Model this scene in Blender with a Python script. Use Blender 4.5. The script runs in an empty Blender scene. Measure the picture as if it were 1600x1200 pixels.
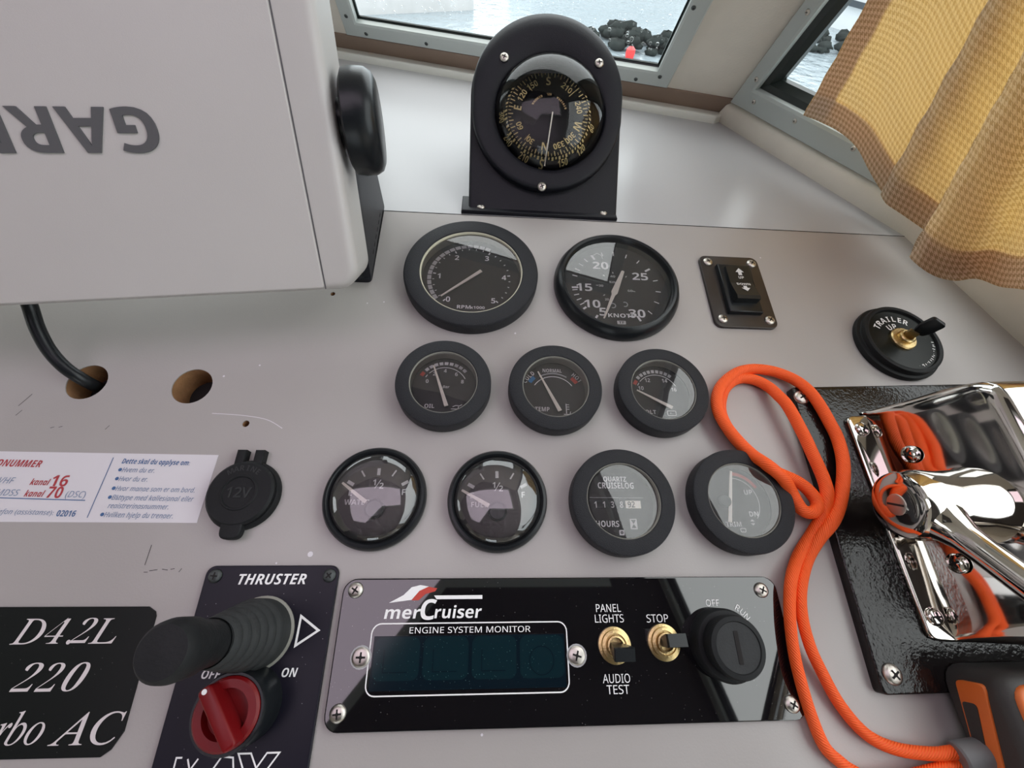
import bpy, bmesh, math, random
from mathutils import Matrix, Vector
R = math.radians; PI = math.pi
rnd = random.Random(7)
S = bpy.context.scene; COL = S.collection

# ------------------------------------------------------------------ camera
CAM = Vector((-0.01601, -0.32598, 1.19269))
RW = [Vector((0.99764, -0.02046, 0.06547)), Vector((0.02397, -0.78977, -0.61296)), Vector((0.06433, 0.61308, -0.78739))]  # right, down, forward
cd = bpy.data.cameras.new('camera'); cam = bpy.data.objects.new('camera', cd); COL.objects.link(cam)
cd.sensor_width = 36; cd.lens = 36 * 663.87 / 1600; cd.clip_start = 0.01; cd.clip_end = 500
fw = RW[2].normalized(); rt = (RW[0] - fw * RW[0].dot(fw)).normalized(); up_ = rt.cross(fw)
cam.matrix_world = Matrix(((rt.x, up_.x, -fw.x, CAM.x), (rt.y, up_.y, -fw.y, CAM.y), (rt.z, up_.z, -fw.z, CAM.z), (0, 0, 0, 1)))
S.camera = cam

# ------------------------------------------------------------------ world, light, exposure
S.view_settings.view_transform = 'Standard'; S.view_settings.look = 'None'
S.view_settings.exposure = 0.0; S.view_settings.gamma = 1.0; S.view_settings.use_curve_mapping = False
W = bpy.data.worlds.new('overcast_sky'); S.world = W; W.use_nodes = True
wn = W.node_tree.nodes; wl = W.node_tree.links
bg = wn['Background']; bg.inputs[1].default_value = 3.35
tc = wn.new('ShaderNodeTexCoord'); sx = wn.new('ShaderNodeSeparateXYZ'); cr = wn.new('ShaderNodeValToRGB'); ad = wn.new('ShaderNodeMath'); ad.operation = 'MULTIPLY_ADD'
ad.inputs[1].default_value = .5; ad.inputs[2].default_value = .5
wl.new(tc.outputs['Generated'], sx.inputs[0]); wl.new(sx.outputs['Z'], ad.inputs[0]); wl.new(ad.outputs[0], cr.inputs[0]); wl.new(cr.outputs[0], bg.inputs[0])
cr.color_ramp.elements[0].position = .5; cr.color_ramp.elements[0].color = (.80, .86, .90, 1)
cr.color_ramp.elements[1].position = .9; cr.color_ramp.elements[1].color = (1, 1, 1.0, 1)
S.cycles.use_denoising = True
S.cycles.max_bounces = 10; S.cycles.transparent_max_bounces = 24; S.cycles.caustics_reflective = False; S.cycles.caustics_refractive = False

# ------------------------------------------------------------------ frames of reference
Z0 = 1.0; EY = .146; TILT = R(12)
MD = Matrix.Translation((0, 0, Z0)) @ Matrix.Rotation(TILT, 4, 'X') @ Matrix.Translation((0, -EY, 0))   # dash plane: x right, y up the dash, z out of it
ND = (MD.to_3x3() @ Vector((0, 0, 1))).normalized()
def ray(px, py): return RW[0] * ((px - 800) / 663.87) + RW[1] * ((py - 600) / 663.87) + RW[2]
def at(px, py, P0, n):
    d = ray(px, py); return CAM + d * ((Vector(P0) - CAM).dot(n) / d.dot(n))
def dash(px, py, h=0):
    return MD.inverted() @ at(px, py, MD @ Vector((0, 0, h)), ND)
def basis(o, x, y):
    x = Vector(x).normalized(); z = x.cross(Vector(y)).normalized(); y = z.cross(x)
    return Matrix(((x.x, y.x, z.x, o[0]), (x.y, y.y, z.y, o[1]), (x.z, y.z, z.z, o[2]), (0, 0, 0, 1)))

# ------------------------------------------------------------------ materials
def new(name):
    m = bpy.data.materials.new(name); m.use_nodes = True; return m, m.node_tree.nodes, m.node_tree.links, m.node_tree.nodes['Principled BSDF']
def c4(c): return (c[0], c[1], c[2], 1)
def pm(name, col, rough=.5, metal=0, ior=1.5, bump=0, bscale=200, var=0, vscale=30, speck=0, spscale=400, spcol=(.6, .6, .6), coat=0, trans=0, sub=None, rvar=0):
    m, n, l, b = new(name)
    b.inputs['Base Color'].default_value = c4(col); b.inputs['Roughness'].default_value = rough; b.inputs['Metallic'].default_value = metal
    b.inputs['IOR'].default_value = ior; b.inputs['Coat Weight'].default_value = coat; b.inputs['Coat Roughness'].default_value = .03
    b.inputs['Transmission Weight'].default_value = trans
    t = n.new('ShaderNodeTexCoord'); cs = None
    if var:
        no = n.new('ShaderNodeTexNoise'); no.inputs['Scale'].default_value = vscale; no.inputs['Detail'].default_value = 6
        l.new(t.outputs['Object'], no.inputs['Vector'])
        mx = n.new('ShaderNodeMix'); mx.data_type = 'RGBA'; mx.inputs[6].default_value = c4([x * (1 - var) for x in col]); mx.inputs[7].default_value = c4([min(1, x * (1 + var)) for x in col])
        l.new(no.outputs['Fac'], mx.inputs[0]); cs = mx.outputs[2]; l.new(cs, b.inputs['Base Color'])
        if rvar:
            mr = n.new('ShaderNodeMapRange'); mr.inputs[3].default_value = rough - rvar; mr.inputs[4].default_value = rough + rvar
            l.new(no.outputs['Fac'], mr.inputs[0]); l.new(mr.outputs[0], b.inputs['Roughness'])
    if speck:
        vo = n.new('ShaderNodeTexVoronoi'); vo.inputs['Scale'].default_value = spscale; l.new(t.outputs['Object'], vo.inputs['Vector'])
        vo.inputs['Randomness'].default_value = 1
        no2 = n.new('ShaderNodeTexNoise'); no2.inputs['Scale'].default_value = spscale * .13; l.new(t.outputs['Object'], no2.inputs['Vector'])
        mu = n.new('ShaderNodeMath'); mu.operation = 'MULTIPLY'; mu.inputs[1].default_value = speck * 2; l.new(no2.outputs['Fac'], mu.inputs[0])
        lt = n.new('ShaderNodeMath'); lt.operation = 'LESS_THAN'; l.new(vo.outputs['Distance'], lt.inputs[0]); l.new(mu.outputs[0], lt.inputs[1])
        mx = n.new('ShaderNodeMix'); mx.data_type = 'RGBA'; mx.inputs[6].default_value = c4(col); mx.inputs[7].default_value = c4(spcol)
        if cs: l.new(cs, mx.inputs[6])
        l.new(lt.outputs[0], mx.inputs[0]); l.new(mx.outputs[2], b.inputs['Base Color'])
    if bump:
        no = n.new('ShaderNodeTexNoise'); no.inputs['Scale'].default_value = bscale; no.inputs['Detail'].default_value = 3; l.new(t.outputs['Object'], no.inputs['Vector'])
        bp = n.new('ShaderNodeBump'); bp.inputs['Strength'].default_value = bump; bp.inputs['Distance'].default_value = .001
        l.new(no.outputs['Fac'], bp.inputs['Height']); l.new(bp.outputs[0], b.inputs['Normal'])
    return m
def glassy(name, tint=(1, 1, 1), ior=1.5, rough=.02, boost=1.0, haze=0, hazecol=(.8, .8, .8)):
    m, n, l, b = new(name); n.remove(b)
    out = n['Material Output']; tr = n.new('ShaderNodeBsdfTransparent'); tr.inputs[0].default_value = c4(tint)
    gl = n.new('ShaderNodeBsdfGlossy'); gl.inputs['Roughness'].default_value = rough; gl.inputs['Color'].default_value = (1, 1, 1, 1)
    fr = n.new('ShaderNodeFresnel'); fr.inputs['IOR'].default_value = ior
    mu = n.new('ShaderNodeMath'); mu.operation = 'MULTIPLY'; mu.inputs[1].default_value = boost; mu.use_clamp = True; l.new(fr.outputs[0], mu.inputs[0])
    mx = n.new('ShaderNodeMixShader'); l.new(mu.outputs[0], mx.inputs[0]); l.new(tr.outputs[0], mx.inputs[1]); l.new(gl.outputs[0], mx.inputs[2])
    last = mx.outputs[0]
    if haze:
        df = n.new('ShaderNodeBsdfDiffuse'); df.inputs[0].default_value = c4(hazecol)
        t = n.new('ShaderNodeTexCoord'); no = n.new('ShaderNodeTexNoise'); no.inputs['Scale'].default_value = 900; no.inputs['Detail'].default_value = 8
        l.new(t.outputs['Object'], no.inputs['Vector'])
        mr = n.new('ShaderNodeMapRange'); mr.inputs[1].default_value = .45; mr.inputs[2].default_value = .8; mr.inputs[3].default_value = haze * .3; mr.inputs[4].default_value = haze * 2
        l.new(no.outputs['Fac'], mr.inputs[0])
        m2 = n.new('ShaderNodeMixShader'); l.new(mr.outputs[0], m2.inputs[0]); l.new(last, m2.inputs[1]); l.new(df.outputs[0], m2.inputs[2]); last = m2.outputs[0]
    l.new(last, out.inputs[0]); return m

M = {}
M['paint'] = pm('grey_satin_paint', (.42, .396, .382), .35, bump=.05, bscale=900, var=.05, vscale=14, rvar=.06)
M['shelf'] = pm('satin_paint_sky_sheen', (.46, .46, .47), .285, bump=.04, bscale=500, var=.04, vscale=9)  # same paint as the dash, coloured paler and bluer for its window reflections
M['wood'] = pm('raw_plywood_edge', (.33, .17, .075), .8, bump=.5, bscale=500, var=.5, vscale=120)
M['dark'] = pm('dark_void', (.012, .01, .01), .9)
M['bezel'] = pm('black_grained_plastic', (.016, .017, .021), .48, ior=1.38, bump=.6, bscale=2200, speck=.035, spscale=900, spcol=(.22, .22, .24))
M['satin'] = pm('black_satin_plastic', (.010, .012, .014), .3, ior=1.38, bump=.04, bscale=900)
M['matblack'] = pm('black_matt_paint', (.010, .0105, .015), .4, ior=1.33, bump=.2, bscale=1800)
M['gloss'] = pm('gloss_black_plastic', (.006, .006, .007), .25, ior=1.3)
M['dial'] = pm('dusty_black_dial', (.02, .018, .019), .6, var=.5, vscale=300, speck=.05, spscale=1300, spcol=(.2, .19, .18))
M['dialbrown'] = pm('faded_brown_dial', (.055, .043, .045), .6, var=.3, vscale=100)
M['white'] = pm('white_print', (.95, .95, .95), .6, ior=1.2)
M['grey'] = pm('grey_print', (.44, .44, .45), .5)
M['dimwhite'] = pm('faded_white_print', (.66, .65, .65), .5)
M['cream'] = pm('cream_needle', (.97, .92, .80), .4)
M['red'] = pm('red_print', (.55, .05, .03), .5)
M['blue'] = pm('blue_print', (.02, .22, .50), .5)
M['lip'] = pm('pale_lens_edge', (.30, .295, .26), .3, ior=1.35)
M['creamwall'] = pm('cream_gauge_wall', (.62, .60, .47), .4, ior=1.3)
M['tan'] = pm('tan_compass_print', (.66, .53, .26), .6, ior=1.2)
M['lens'] = glassy('gauge_glass', ior=1.62, boost=1.3, haze=.03)
M['lensb'] = glassy('domed_gauge_glass', ior=1.75, rough=.03, boost=1.35, haze=.045)
M['dome'] = glassy('compass_dome', ior=1.42, boost=.85, rough=.03)
M['panelblack'] = pm('dusty_gloss_black_panel', (.004, .0035, .005), .03, ior=1.85, speck=.05, spscale=420, spcol=(.35, .34, .34))
M['navy'] = pm('dark_navy_panel', (.009, .0085, .016), .35, ior=1.3, speck=.05, spscale=330, spcol=(.3, .3, .32))
M['decal'] = pm('black_decal', (.006, .008, .007), .35, ior=1.3, speck=.04, spscale=350, spcol=(.2, .2, .2))
M['lcd'] = pm('dark_teal_display', (.004, .010, .016), .12, ior=1.35, speck=.08, spscale=700, spcol=(.08, .17, .18))
M['lcdseg'] = pm('faint_display_cell', (.005, .018, .024), .12, ior=1.35, speck=.08, spscale=700, spcol=(.08, .2, .2))
M['silver'] = pm('silver_lettering', (.74, .69, .69), .4)
M['screw'] = pm('steel_screw', (.62, .58, .53), .28, metal=1, bump=.15, bscale=900)
M['screwdark'] = pm('blackened_screw', (.10, .11, .11), .4, metal=1, bump=.3, bscale=900)
M['brass'] = pm('worn_brass', (.60, .45, .22), .33, metal=1, bump=.2, bscale=900)
M['chrome'] = pm('polished_stainless', (.66, .62, .585), .05, metal=1)
M['hammer'] = pm('dark_hammered_paint', (.010, .008, .008), .10, ior=1.42, bump=.4, bscale=420)
M['redknob'] = pm('red_plastic', (.17, .005, .007), .34, ior=1.35, bump=.05, bscale=500)
M['rubber'] = pm('black_rubber', (.012, .013, .014), .55, ior=1.3, bump=.15, bscale=700, var=.25, vscale=60)
M['dustrubber'] = pm('dusty_grey_rubber', (.036, .038, .039), .65, ior=1.3, bump=.2, bscale=900, var=.3, vscale=120)
M['brownplate'] = pm('brown_black_plate', (.028, .021, .019), .35, bump=.05, bscale=900, var=.3, vscale=80)
M['cover'] = pm('pale_grey_shell', (.53, .505, .49), .42, bump=.06, bscale=1800, var=.03, vscale=20)
M['letter'] = pm('dark_grey_letter', (.10, .10, .105), .5)
M['sticker'] = pm('white_sticker', (.74, .72, .75), .42)
M['inkred'] = pm('sticker_red', (.42, .035, .045), .5)
M['inkblue'] = pm('sticker_blue', (.05, .13, .30), .5)
M['inkpale'] = pm('sticker_faded_blue', (.20, .27, .40), .5)
M['orange'] = None
M['sleeve'] = pm('grey_heat_shrink', (.16, .16, .165), .5, bump=.1, bscale=500)
M['toolorange'] = pm('orange_plastic', (.72, .16, .03), .45, bump=.1, bscale=600)
M['toolblack'] = pm('charcoal_rubber', (.035, .031, .03), .55, bump=.1, bscale=900)
M['alu'] = pm('painted_aluminium_frame', (.50, .54, .52), .33, bump=.04, bscale=400, var=.04, vscale=15)
M['gasket'] = pm('black_gasket', (.010, .016, .014), .35)
M['vinyl'] = pm('beige_vinyl', (.79, .735, .645), .55, bump=.2, bscale=500, var=.1, vscale=25)
M['brownstrip'] = pm('brown_wall_strip', (.27, .19, .145), .5, var=.2, vscale=18)
M['ledge'] = pm('cream_gloss_ledge', (.80, .80, .73), .3, bump=.04, bscale=300)
M['ceil'] = pm('dark_headliner', (.07, .06, .06), .8, bump=.2, bscale=300)
M['hatch'] = glassy('mauve_hatch_acrylic', tint=(.66, .56, .655), ior=1.4, boost=1)
M['pane'] = glassy('window_glass', tint=(.93, .97, .96), ior=1.45, boost=1)
M['drop'] = glassy('rain_water', tint=(.93, .95, .97), ior=1.33, boost=2.2)
M['gel'] = pm('white_gelcoat', (.75, .77, .78), .3, var=.05, vscale=3)
M['darkglass'] = pm('dark_boat_window', (.03, .04, .05), .1)
M['dockwood'] = pm('weathered_dock', (.45, .45, .45), .8, var=.2, vscale=4)
M['rock'] = pm('dark_wet_stone', (.016, .021, .02), .8, ior=1.2, bump=1, bscale=12, var=.6, vscale=6)
M['buoyred'] = pm('red_buoy', (.75, .04, .04), .4)
M['water'] = pm('harbour_water', (.24, .29, .32), .12, bump=.6, bscale=5)
M['water'].node_tree.nodes['Bump'].inputs['Distance'].default_value = .05

def rope_material():
    m, n, l, b = new('orange_braided_cord'); b.inputs['Roughness'].default_value = .6
    t = n.new('ShaderNodeTexCoord'); mp = n.new('ShaderNodeMapping'); l.new(t.outputs['UV'], mp.inputs[0])
    w1 = n.new('ShaderNodeTexWave'); w1.wave_type = 'BANDS'; w1.bands_direction = 'DIAGONAL'; w1.inputs['Scale'].default_value = 420; w1.inputs['Distortion'].default_value = .4
    l.new(mp.outputs[0], w1.inputs['Vector'])
    mx = n.new('ShaderNodeMix'); mx.data_type = 'RGBA'; mx.inputs[6].default_value = (.98, .085, .004, 1); mx.inputs[7].default_value = (1, .14, .015, 1); l.new(w1.outputs['Fac'], mx.inputs[0])
    l.new(mx.outputs[2], b.inputs['Base Color'])
    bp = n.new('ShaderNodeBump'); bp.inputs['Strength'].default_value = .45; bp.inputs['Distance'].default_value = .0006; l.new(w1.outputs['Fac'], bp.inputs['Height']); l.new(bp.outputs[0], b.inputs['Normal'])
    return m
M['orange'] = rope_material()
def curtain_material():
    m, n, l, b = new('houndstooth_cloth')
    def math_(op, a, b_=None):
        k = n.new('ShaderNodeMath'); k.operation = op
        for i, v in enumerate((a, b_)):
            if v is None: continue
            if isinstance(v, (int, float)): k.inputs[i].default_value = v
            else: l.new(v, k.inputs[i])
        return k.outputs[0]
    t = n.new('ShaderNodeTexCoord'); s = n.new('ShaderNodeSeparateXYZ'); l.new(t.outputs['UV'], s.inputs[0])
    P = 1 / .0040
    u = math_('MULTIPLY', s.outputs[0], P); v = math_('MULTIPLY', s.outputs[1], P)
    a = math_('LESS_THAN', math_('FRACT', u), .5); c = math_('LESS_THAN', math_('FRACT', v), .5)
    dg = math_('LESS_THAN', math_('FRACT', math_('MULTIPLY', math_('ADD', u, v), 2.0)), .5)
    same = math_('COMPARE', a, c); n_same = n.new('ShaderNodeMath')
    ne = math_('ABSOLUTE', math_('SUBTRACT', a, c))
    dark = math_('ADD', math_('MULTIPLY', math_('SUBTRACT', 1, ne), a), math_('MULTIPLY', ne, dg))
    mx = n.new('ShaderNodeMix'); mx.data_type = 'RGBA'; mx.inputs[6].default_value = (.93, .80, .60, 1); mx.inputs[7].default_value = (.52, .385, .24, 1); l.new(dark, mx.inputs[0])
    l.new(mx.outputs[2], b.inputs['Base Color']); b.inputs['Roughness'].default_value = .85
    w = n.new('ShaderNodeTexNoise'); w.inputs['Scale'].default_value = 1500; l.new(t.outputs['UV'], w.inputs['Vector'])
    hs = math_('ADD', math_('MULTIPLY', dark, -.5), w.outputs['Fac'])
    bp = n.new('ShaderNodeBump'); bp.inputs['Strength'].default_value = .5; bp.inputs['Distance'].default_value = .0008; l.new(hs, bp.inputs['Height']); l.new(bp.outputs[0], b.inputs['Normal'])
    tl = n.new('ShaderNodeBsdfTranslucent'); mt = n.new('ShaderNodeMix'); mt.data_type = 'RGBA'; mt.inputs[6].default_value = (.66, .39, .095, 1); mt.inputs[7].default_value = (.57, .31, .07, 1); l.new(dark, mt.inputs[0]); l.new(mt.outputs[2], tl.inputs[0])
    ms = n.new('ShaderNodeMixShader'); ms.inputs[0].default_value = .38; l.new(b.outputs[0], ms.inputs[1]); l.new(tl.outputs[0], ms.inputs[2]); l.new(ms.outputs[0], n['Material Output'].inputs[0])
    return m
M['cloth'] = curtain_material()

# ------------------------------------------------------------------ mesh builder
def uni(s, st):
    tab = {'sb': (0x1D5D4, 0x1D7EC), 'si': (0x1D608, None), 'sbi': (0x1D63C, 0x1D7EC), 's': (0x1D5A0, 0x1D7E2), 'mi': (0x1D434, None), 'mbi': (0x1D468, 0x1D7CE), 'mb': (0x1D400, 0x1D7CE), 'b': (None, None)}
    a, z = tab[st]; o = ''
    for c in s:
        k = ord(c)
        if a and 65 <= k <= 90: o += chr(a + k - 65)
        elif a and 97 <= k <= 122: o += chr(0x210E) if (st == 'mi' and c == 'h') else chr(a + 26 + k - 97)
        elif z and 48 <= k <= 57: o += chr(z + k - 48)
        else: o += c
    return o
class MB:
    def __init__(s, mats): s.v = []; s.f = []; s.m = []; s.uv = None; s.mats = [M[x] for x in mats]; s.names = list(mats)
    def mi(s, mat):
        if mat is None: return 0
        if mat not in s.names: s.names.append(mat); s.mats.append(M[mat])
        return s.names.index(mat)
    def add(s, vs, fs, mat=None, X=None):
        k = len(s.v); i = s.mi(mat)
        s.v += [tuple(X @ Vector(p)) if X else tuple(p) for p in vs]; s.f += [tuple(k + a for a in f) for f in fs]; s.m += [i] * len(fs); return s
    def prism(s, poly, z0, z1, bev=0, mat=None, X=None, seg=3, bottom=True):
        n = len(poly); rings = []
        cs = sum((poly[i][0] * poly[(i + 1) % n][1] - poly[(i + 1) % n][0] * poly[i][1]) for i in range(n))
        if cs < 0: poly = poly[::-1]
        def inset(d):
            o = []
            for i in range(n):
                p = Vector(poly[i - 1][:2]); q = Vector(poly[i][:2]); r = Vector(poly[(i + 1) % n][:2])
                a = (q - p).normalized(); b = (r - q).normalized(); na = Vector((-a.y, a.x)); nb = Vector((-b.y, b.x)); h = (na + nb)
                h = h.normalized() / max(.35, h.normalized().dot(na)) if h.length > 1e-6 else na
                o.append((q.x + h.x * d, q.y + h.y * d))
            return o
        prof = [(0, z0)] + ([(0, z1)] if not bev else [(bev * (1 - math.cos(t * PI / 2 / seg)), z1 - bev + bev * math.sin(t * PI / 2 / seg)) for t in range(seg + 1)])
        vs = []; fs = []
        for d, z in prof: vs += [(x, y, z) for x, y in (inset(d) if d else [p[:2] for p in poly])]
        for k in range(len(prof) - 1):
            for i in range(n):
                j = (i + 1) % n; fs.append((k * n + i, k * n + j, (k + 1) * n + j, (k + 1) * n + i))
        fs.append(tuple(range((len(prof) - 1) * n, len(prof) * n)))
        if bottom: fs.append(tuple(range(n - 1, -1, -1)))
        return s.add(vs, fs, mat, X)
    def box(s, x0, y0, z0, x1, y1, z1, bev=0, mat=None, X=None): return s.prism([(x0, y0), (x1, y0), (x1, y1), (x0, y1)], z0, z1, bev, mat, X)
    def lathe(s, prof, seg=64, mat=None, X=None, a0=0, a1=2 * PI, cap=True):
        full = abs(a1 - a0 - 2 * PI) < 1e-6; n = seg if full else seg + 1; vs = []; fs = []
        for r, z in prof: vs += [(r * math.cos(a0 + (a1 - a0) * i / seg), r * math.sin(a0 + (a1 - a0) * i / seg), z) for i in range(n)]
        for k in range(len(prof) - 1):
            for i in range(seg):
                j = (i + 1) % n
                fs.append((k * n + i, k * n + j, (k + 1) * n + j, (k + 1) * n + i))
        if full and cap:
            if prof[-1][0] > 1e-6: fs.append(tuple(range((len(prof) - 1) * n, len(prof) * n)))
            if prof[0][0] > 1e-6: fs.append(tuple(range(n - 1, -1, -1)))
        return s.add(vs, fs, mat, X)
    def disc(s, x, y, z, r, mat=None, seg=40, X=None): return s.add([(x + r * math.cos(2 * PI * i / seg), y + r * math.sin(2 * PI * i / seg), z) for i in range(seg)], [tuple(range(seg))], mat, X)
    def arc(s, x, y, z, r0, r1, a0, a1, mat=None, seg=16):
        vs = []; fs = []
        for i in range(seg + 1):
            a = R(a0 + (a1 - a0) * i / seg); vs += [(x + r0 * math.cos(a), y + r0 * math.sin(a), z), (x + r1 * math.cos(a), y + r1 * math.sin(a), z)]
        for i in range(seg): fs.append((2 * i, 2 * i + 1, 2 * i + 3, 2 * i + 2))
        return s.add(vs, fs, mat)
    def tick(s, x, y, z, ang, r0, r1, w, mat=None):
        a = R(ang); c, d = math.cos(a), math.sin(a); h = w / 2
        return s.add([(x + r * c - k * h * d, y + r * d + k * h * c, z) for r, k in ((r0, -1), (r1, -1), (r1, 1), (r0, 1))], [(0, 1, 2, 3)], mat)
    def line(s, pts, z, w, mat=None, closed=False):
        n = len(pts); P = [Vector(p[:2]) for p in pts]; vs = []; fs = []
        for i in range(n):
            a = P[i] - P[i - 1] if (i or closed) else P[1] - P[0]; b = P[(i + 1) % n] - P[i] if (i < n - 1 or closed) else a
            a = a.normalized(); b = b.normalized(); na = Vector((-a.y, a.x)); nb = Vector((-b.y, b.x)); h = (na + nb).normalized(); h = h / max(.4, h.dot(na))
            vs += [tuple(P[i] + h * w / 2) + (z,), tuple(P[i] - h * w / 2) + (z,)]
        for i in range(n if closed else n - 1):
            j = (i + 1) % n; fs.append((2 * i, 2 * i + 1, 2 * j + 1, 2 * j))
        return s.add(vs, fs, mat)
    def poly(s, pts, z, mat=None): return s.add([(p[0], p[1], z) for p in pts], [tuple(range(len(pts)))], mat)
    def text(s, t, x, y, z, cap, rot=0, al='C', st='sb', mat=None, sx=1, shear=0, bold=0, ext=0, X=None, width=None):
        cu = bpy.data.curves.new('t', 'FONT'); cu.body = uni(t, st); cu.size = 1; cu.shear = shear; cu.offset = bold; cu.extrude = 0; cu.resolution_u = 3
        cu.fill_mode = 'FRONT'
        if ext: cu.extrude = ext / (cap / .714); cu.fill_mode = 'BOTH'
        ob = bpy.data.objects.new('t', cu); me = ob.to_mesh()
        vs = [v.co.copy() for v in me.vertices]; fs = [tuple(p.vertices) for p in me.polygons]; ob.to_mesh_clear(); bpy.data.objects.remove(ob); bpy.data.curves.remove(cu)
        if not vs: return s
        k = cap / .714; xs = [v.x for v in vs]; x0, x1 = min(xs), max(xs)
        if width: sx = width / ((x1 - x0) * k)
        ox = {'C': (x0 + x1) / 2, 'L': x0, 'R': x1}[al]; ca, sa = math.cos(R(rot)), math.sin(R(rot)); o = []
        for v in vs:
            a = (v.x - ox) * k * sx; b = v.y * k - cap / 2; o.append((x + a * ca - b * sa, y + a * sa + b * ca, z + v.z * k))
        return s.add(o, fs, mat, X)
    def arctext(s, t, x, y, z, r, a_mid, span, cap, st='sb', mat=None, inward=False, sx=1, bold=0):
        n = len(t)
        for i, c in enumerate(t):
            if c == ' ': continue
            f = (i - (n - 1) / 2) / max(1, n - 1)
            a = a_mid - span * f if not inward else a_mid + span * f
            s.text(c, x + r * math.cos(R(a)), y + r * math.sin(R(a)), z, cap, rot=a - 90 if not inward else a + 90, st=st, mat=mat, sx=sx, bold=bold)
        return s
    def tube(s, pts, rad, seg=12, mat=None, closed=False, caps=True, flat=1):
        n = len(pts); P = [Vector(p) for p in pts]; rr = rad if isinstance(rad, (list, tuple)) else [rad] * n
        vs = []; fs = []; uvs = []; T = []
        for i in range(n):
            a = P[(i + 1) % n] if (closed or i < n - 1) else P[i]; b = P[i - 1] if (closed or i > 0) else P[i]
            T.append((a - b).normalized())
        N = T[0].orthogonal().normalized(); L = 0
        for i in range(n):
            N = (N - T[i] * N.dot(T[i])).normalized(); B = T[i].cross(N)
            if i: L += (P[i] - P[i - 1]).length
            for j in range(seg):
                a = 2 * PI * j / seg; vs.append(tuple(P[i] + (N * math.cos(a) + B * math.sin(a)) * rr[i])); uvs.append((L, j / seg * 2 * PI * rr[i]))
        for i in range(n if closed else n - 1):
            k = (i + 1) % n
            for j in range(seg): fs.append((i * seg + j, i * seg + (j + 1) % seg, k * seg + (j + 1) % seg, k * seg + j))
        if caps and not closed: fs += [tuple(range(seg - 1, -1, -1)), tuple(range((n - 1) * seg, n * seg))]
        if s.uv is None and not s.v: s.uv = uvs
        return s.add(vs, fs, mat)
    def build(s, name, parent=None, X=None, sharp=38, smooth=True, dedup=False):
        me = bpy.data.meshes.new(name); me.from_pydata(s.v, [], s.f); 
        for m in s.mats: me.materials.append(m)
        me.polygons.foreach_set('material_index', s.m)
        if s.uv and len(s.uv) == len(s.v):
            ul = me.uv_layers.new(name='UVMap')
            for lp in me.loops: ul.data[lp.index].uv = s.uv[lp.vertex_index]
        if smooth:
            me.polygons.foreach_set('use_smooth', [True] * len(me.polygons)); me.update(); me.set_sharp_from_angle(angle=R(sharp))
        me.validate(); me.update()
        o = bpy.data.objects.new(name, me); COL.objects.link(o)
        if parent: o.parent = parent
        if X: o.matrix_local = X
        return o
def tag(o, label=None, cat=None, group=None, kind=None):
    if label: o['label'] = label
    if cat: o['category'] = cat
    if group: o['group'] = group
    if kind: o['kind'] = kind
    return o
def thing(name, label, cat, X, group=None):
    o = bpy.data.objects.new(name, None); COL.objects.link(o); o.matrix_world = X; o.empty_display_size = .02; return tag(o, label, cat, group)
def on_dash(x, y, z=0, rot=0): return MD @ Matrix.Translation((x, y, z)) @ Matrix.Rotation(R(rot), 4, 'Z')
def rrect(x0, y0, x1, y1, r, n=6):
    o = []
    for cx, cy, a in ((x1 - r, y1 - r, 0), (x0 + r, y1 - r, 90), (x0 + r, y0 + r, 180), (x1 - r, y0 + r, 270)):
        o += [(cx + r * math.cos(R(a + 90 * i / n)), cy + r * math.sin(R(a + 90 * i / n))) for i in range(n + 1)]
    return o
def rpoly(pts, r, n=5):
    o = []; k = len(pts)
    for i in range(k):
        p = Vector(pts[i]); a = (Vector(pts[i - 1]) - p).normalized(); b = (Vector(pts[(i + 1) % k]) - p).normalized()
        t = r / math.tan(math.acos(max(-1, min(1, a.dot(b)))) / 2); s0 = p + a * t; s1 = p + b * t
        for j in range(n + 1):
            f = j / n; q = s0 * (1 - f) ** 2 + p * 2 * f * (1 - f) + s1 * f * f; o.append((q.x, q.y))
    return o
def spline(pts, n=8):
    P = [Vector(p) for p in pts]; o = []
    for i in range(len(P) - 1):
        a = P[max(0, i - 1)]; b = P[i]; c = P[i + 1]; d = P[min(len(P) - 1, i + 2)]
        for k in range(n):
            t = k / n; o.append(.5 * ((2 * b) + (c - a) * t + (2 * a - 5 * b + 4 * c - d) * t * t + (3 * b - a - 3 * c + d) * t ** 3))
    o.append(P[-1]); return o
def sheet(name, outline, holes, th, mat, X, parent=None):
    """a flat board with holes cut through it: local plane x,y, thickness th below z=0"""
    cu = bpy.data.curves.new('s', 'CURVE'); cu.dimensions = '2D'; cu.fill_mode = 'BOTH'; cu.extrude = th / 2
    for lp in [outline] + holes:
        sp = cu.splines.new('POLY'); sp.points.add(len(lp) - 1); sp.use_cyclic_u = True
        for i, p in enumerate(lp): sp.points[i].co = (p[0], p[1], 0, 1)
    ob = bpy.data.objects.new('s', cu); me = ob.to_mesh(); b = MB([mat])
    b.add([(v.co.x, v.co.y, v.co.z - th / 2) for v in me.vertices], [tuple(p.vertices) for p in me.polygons])
    ob.to_mesh_clear(); bpy.data.objects.remove(ob); bpy.data.curves.remove(cu)
    return b.build(name, parent, X, smooth=False)
def circ(x, y, r, n=32): return [(x + r * math.cos(2 * PI * i / n), y + r * math.sin(2 * PI * i / n)) for i in range(n)]
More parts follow.
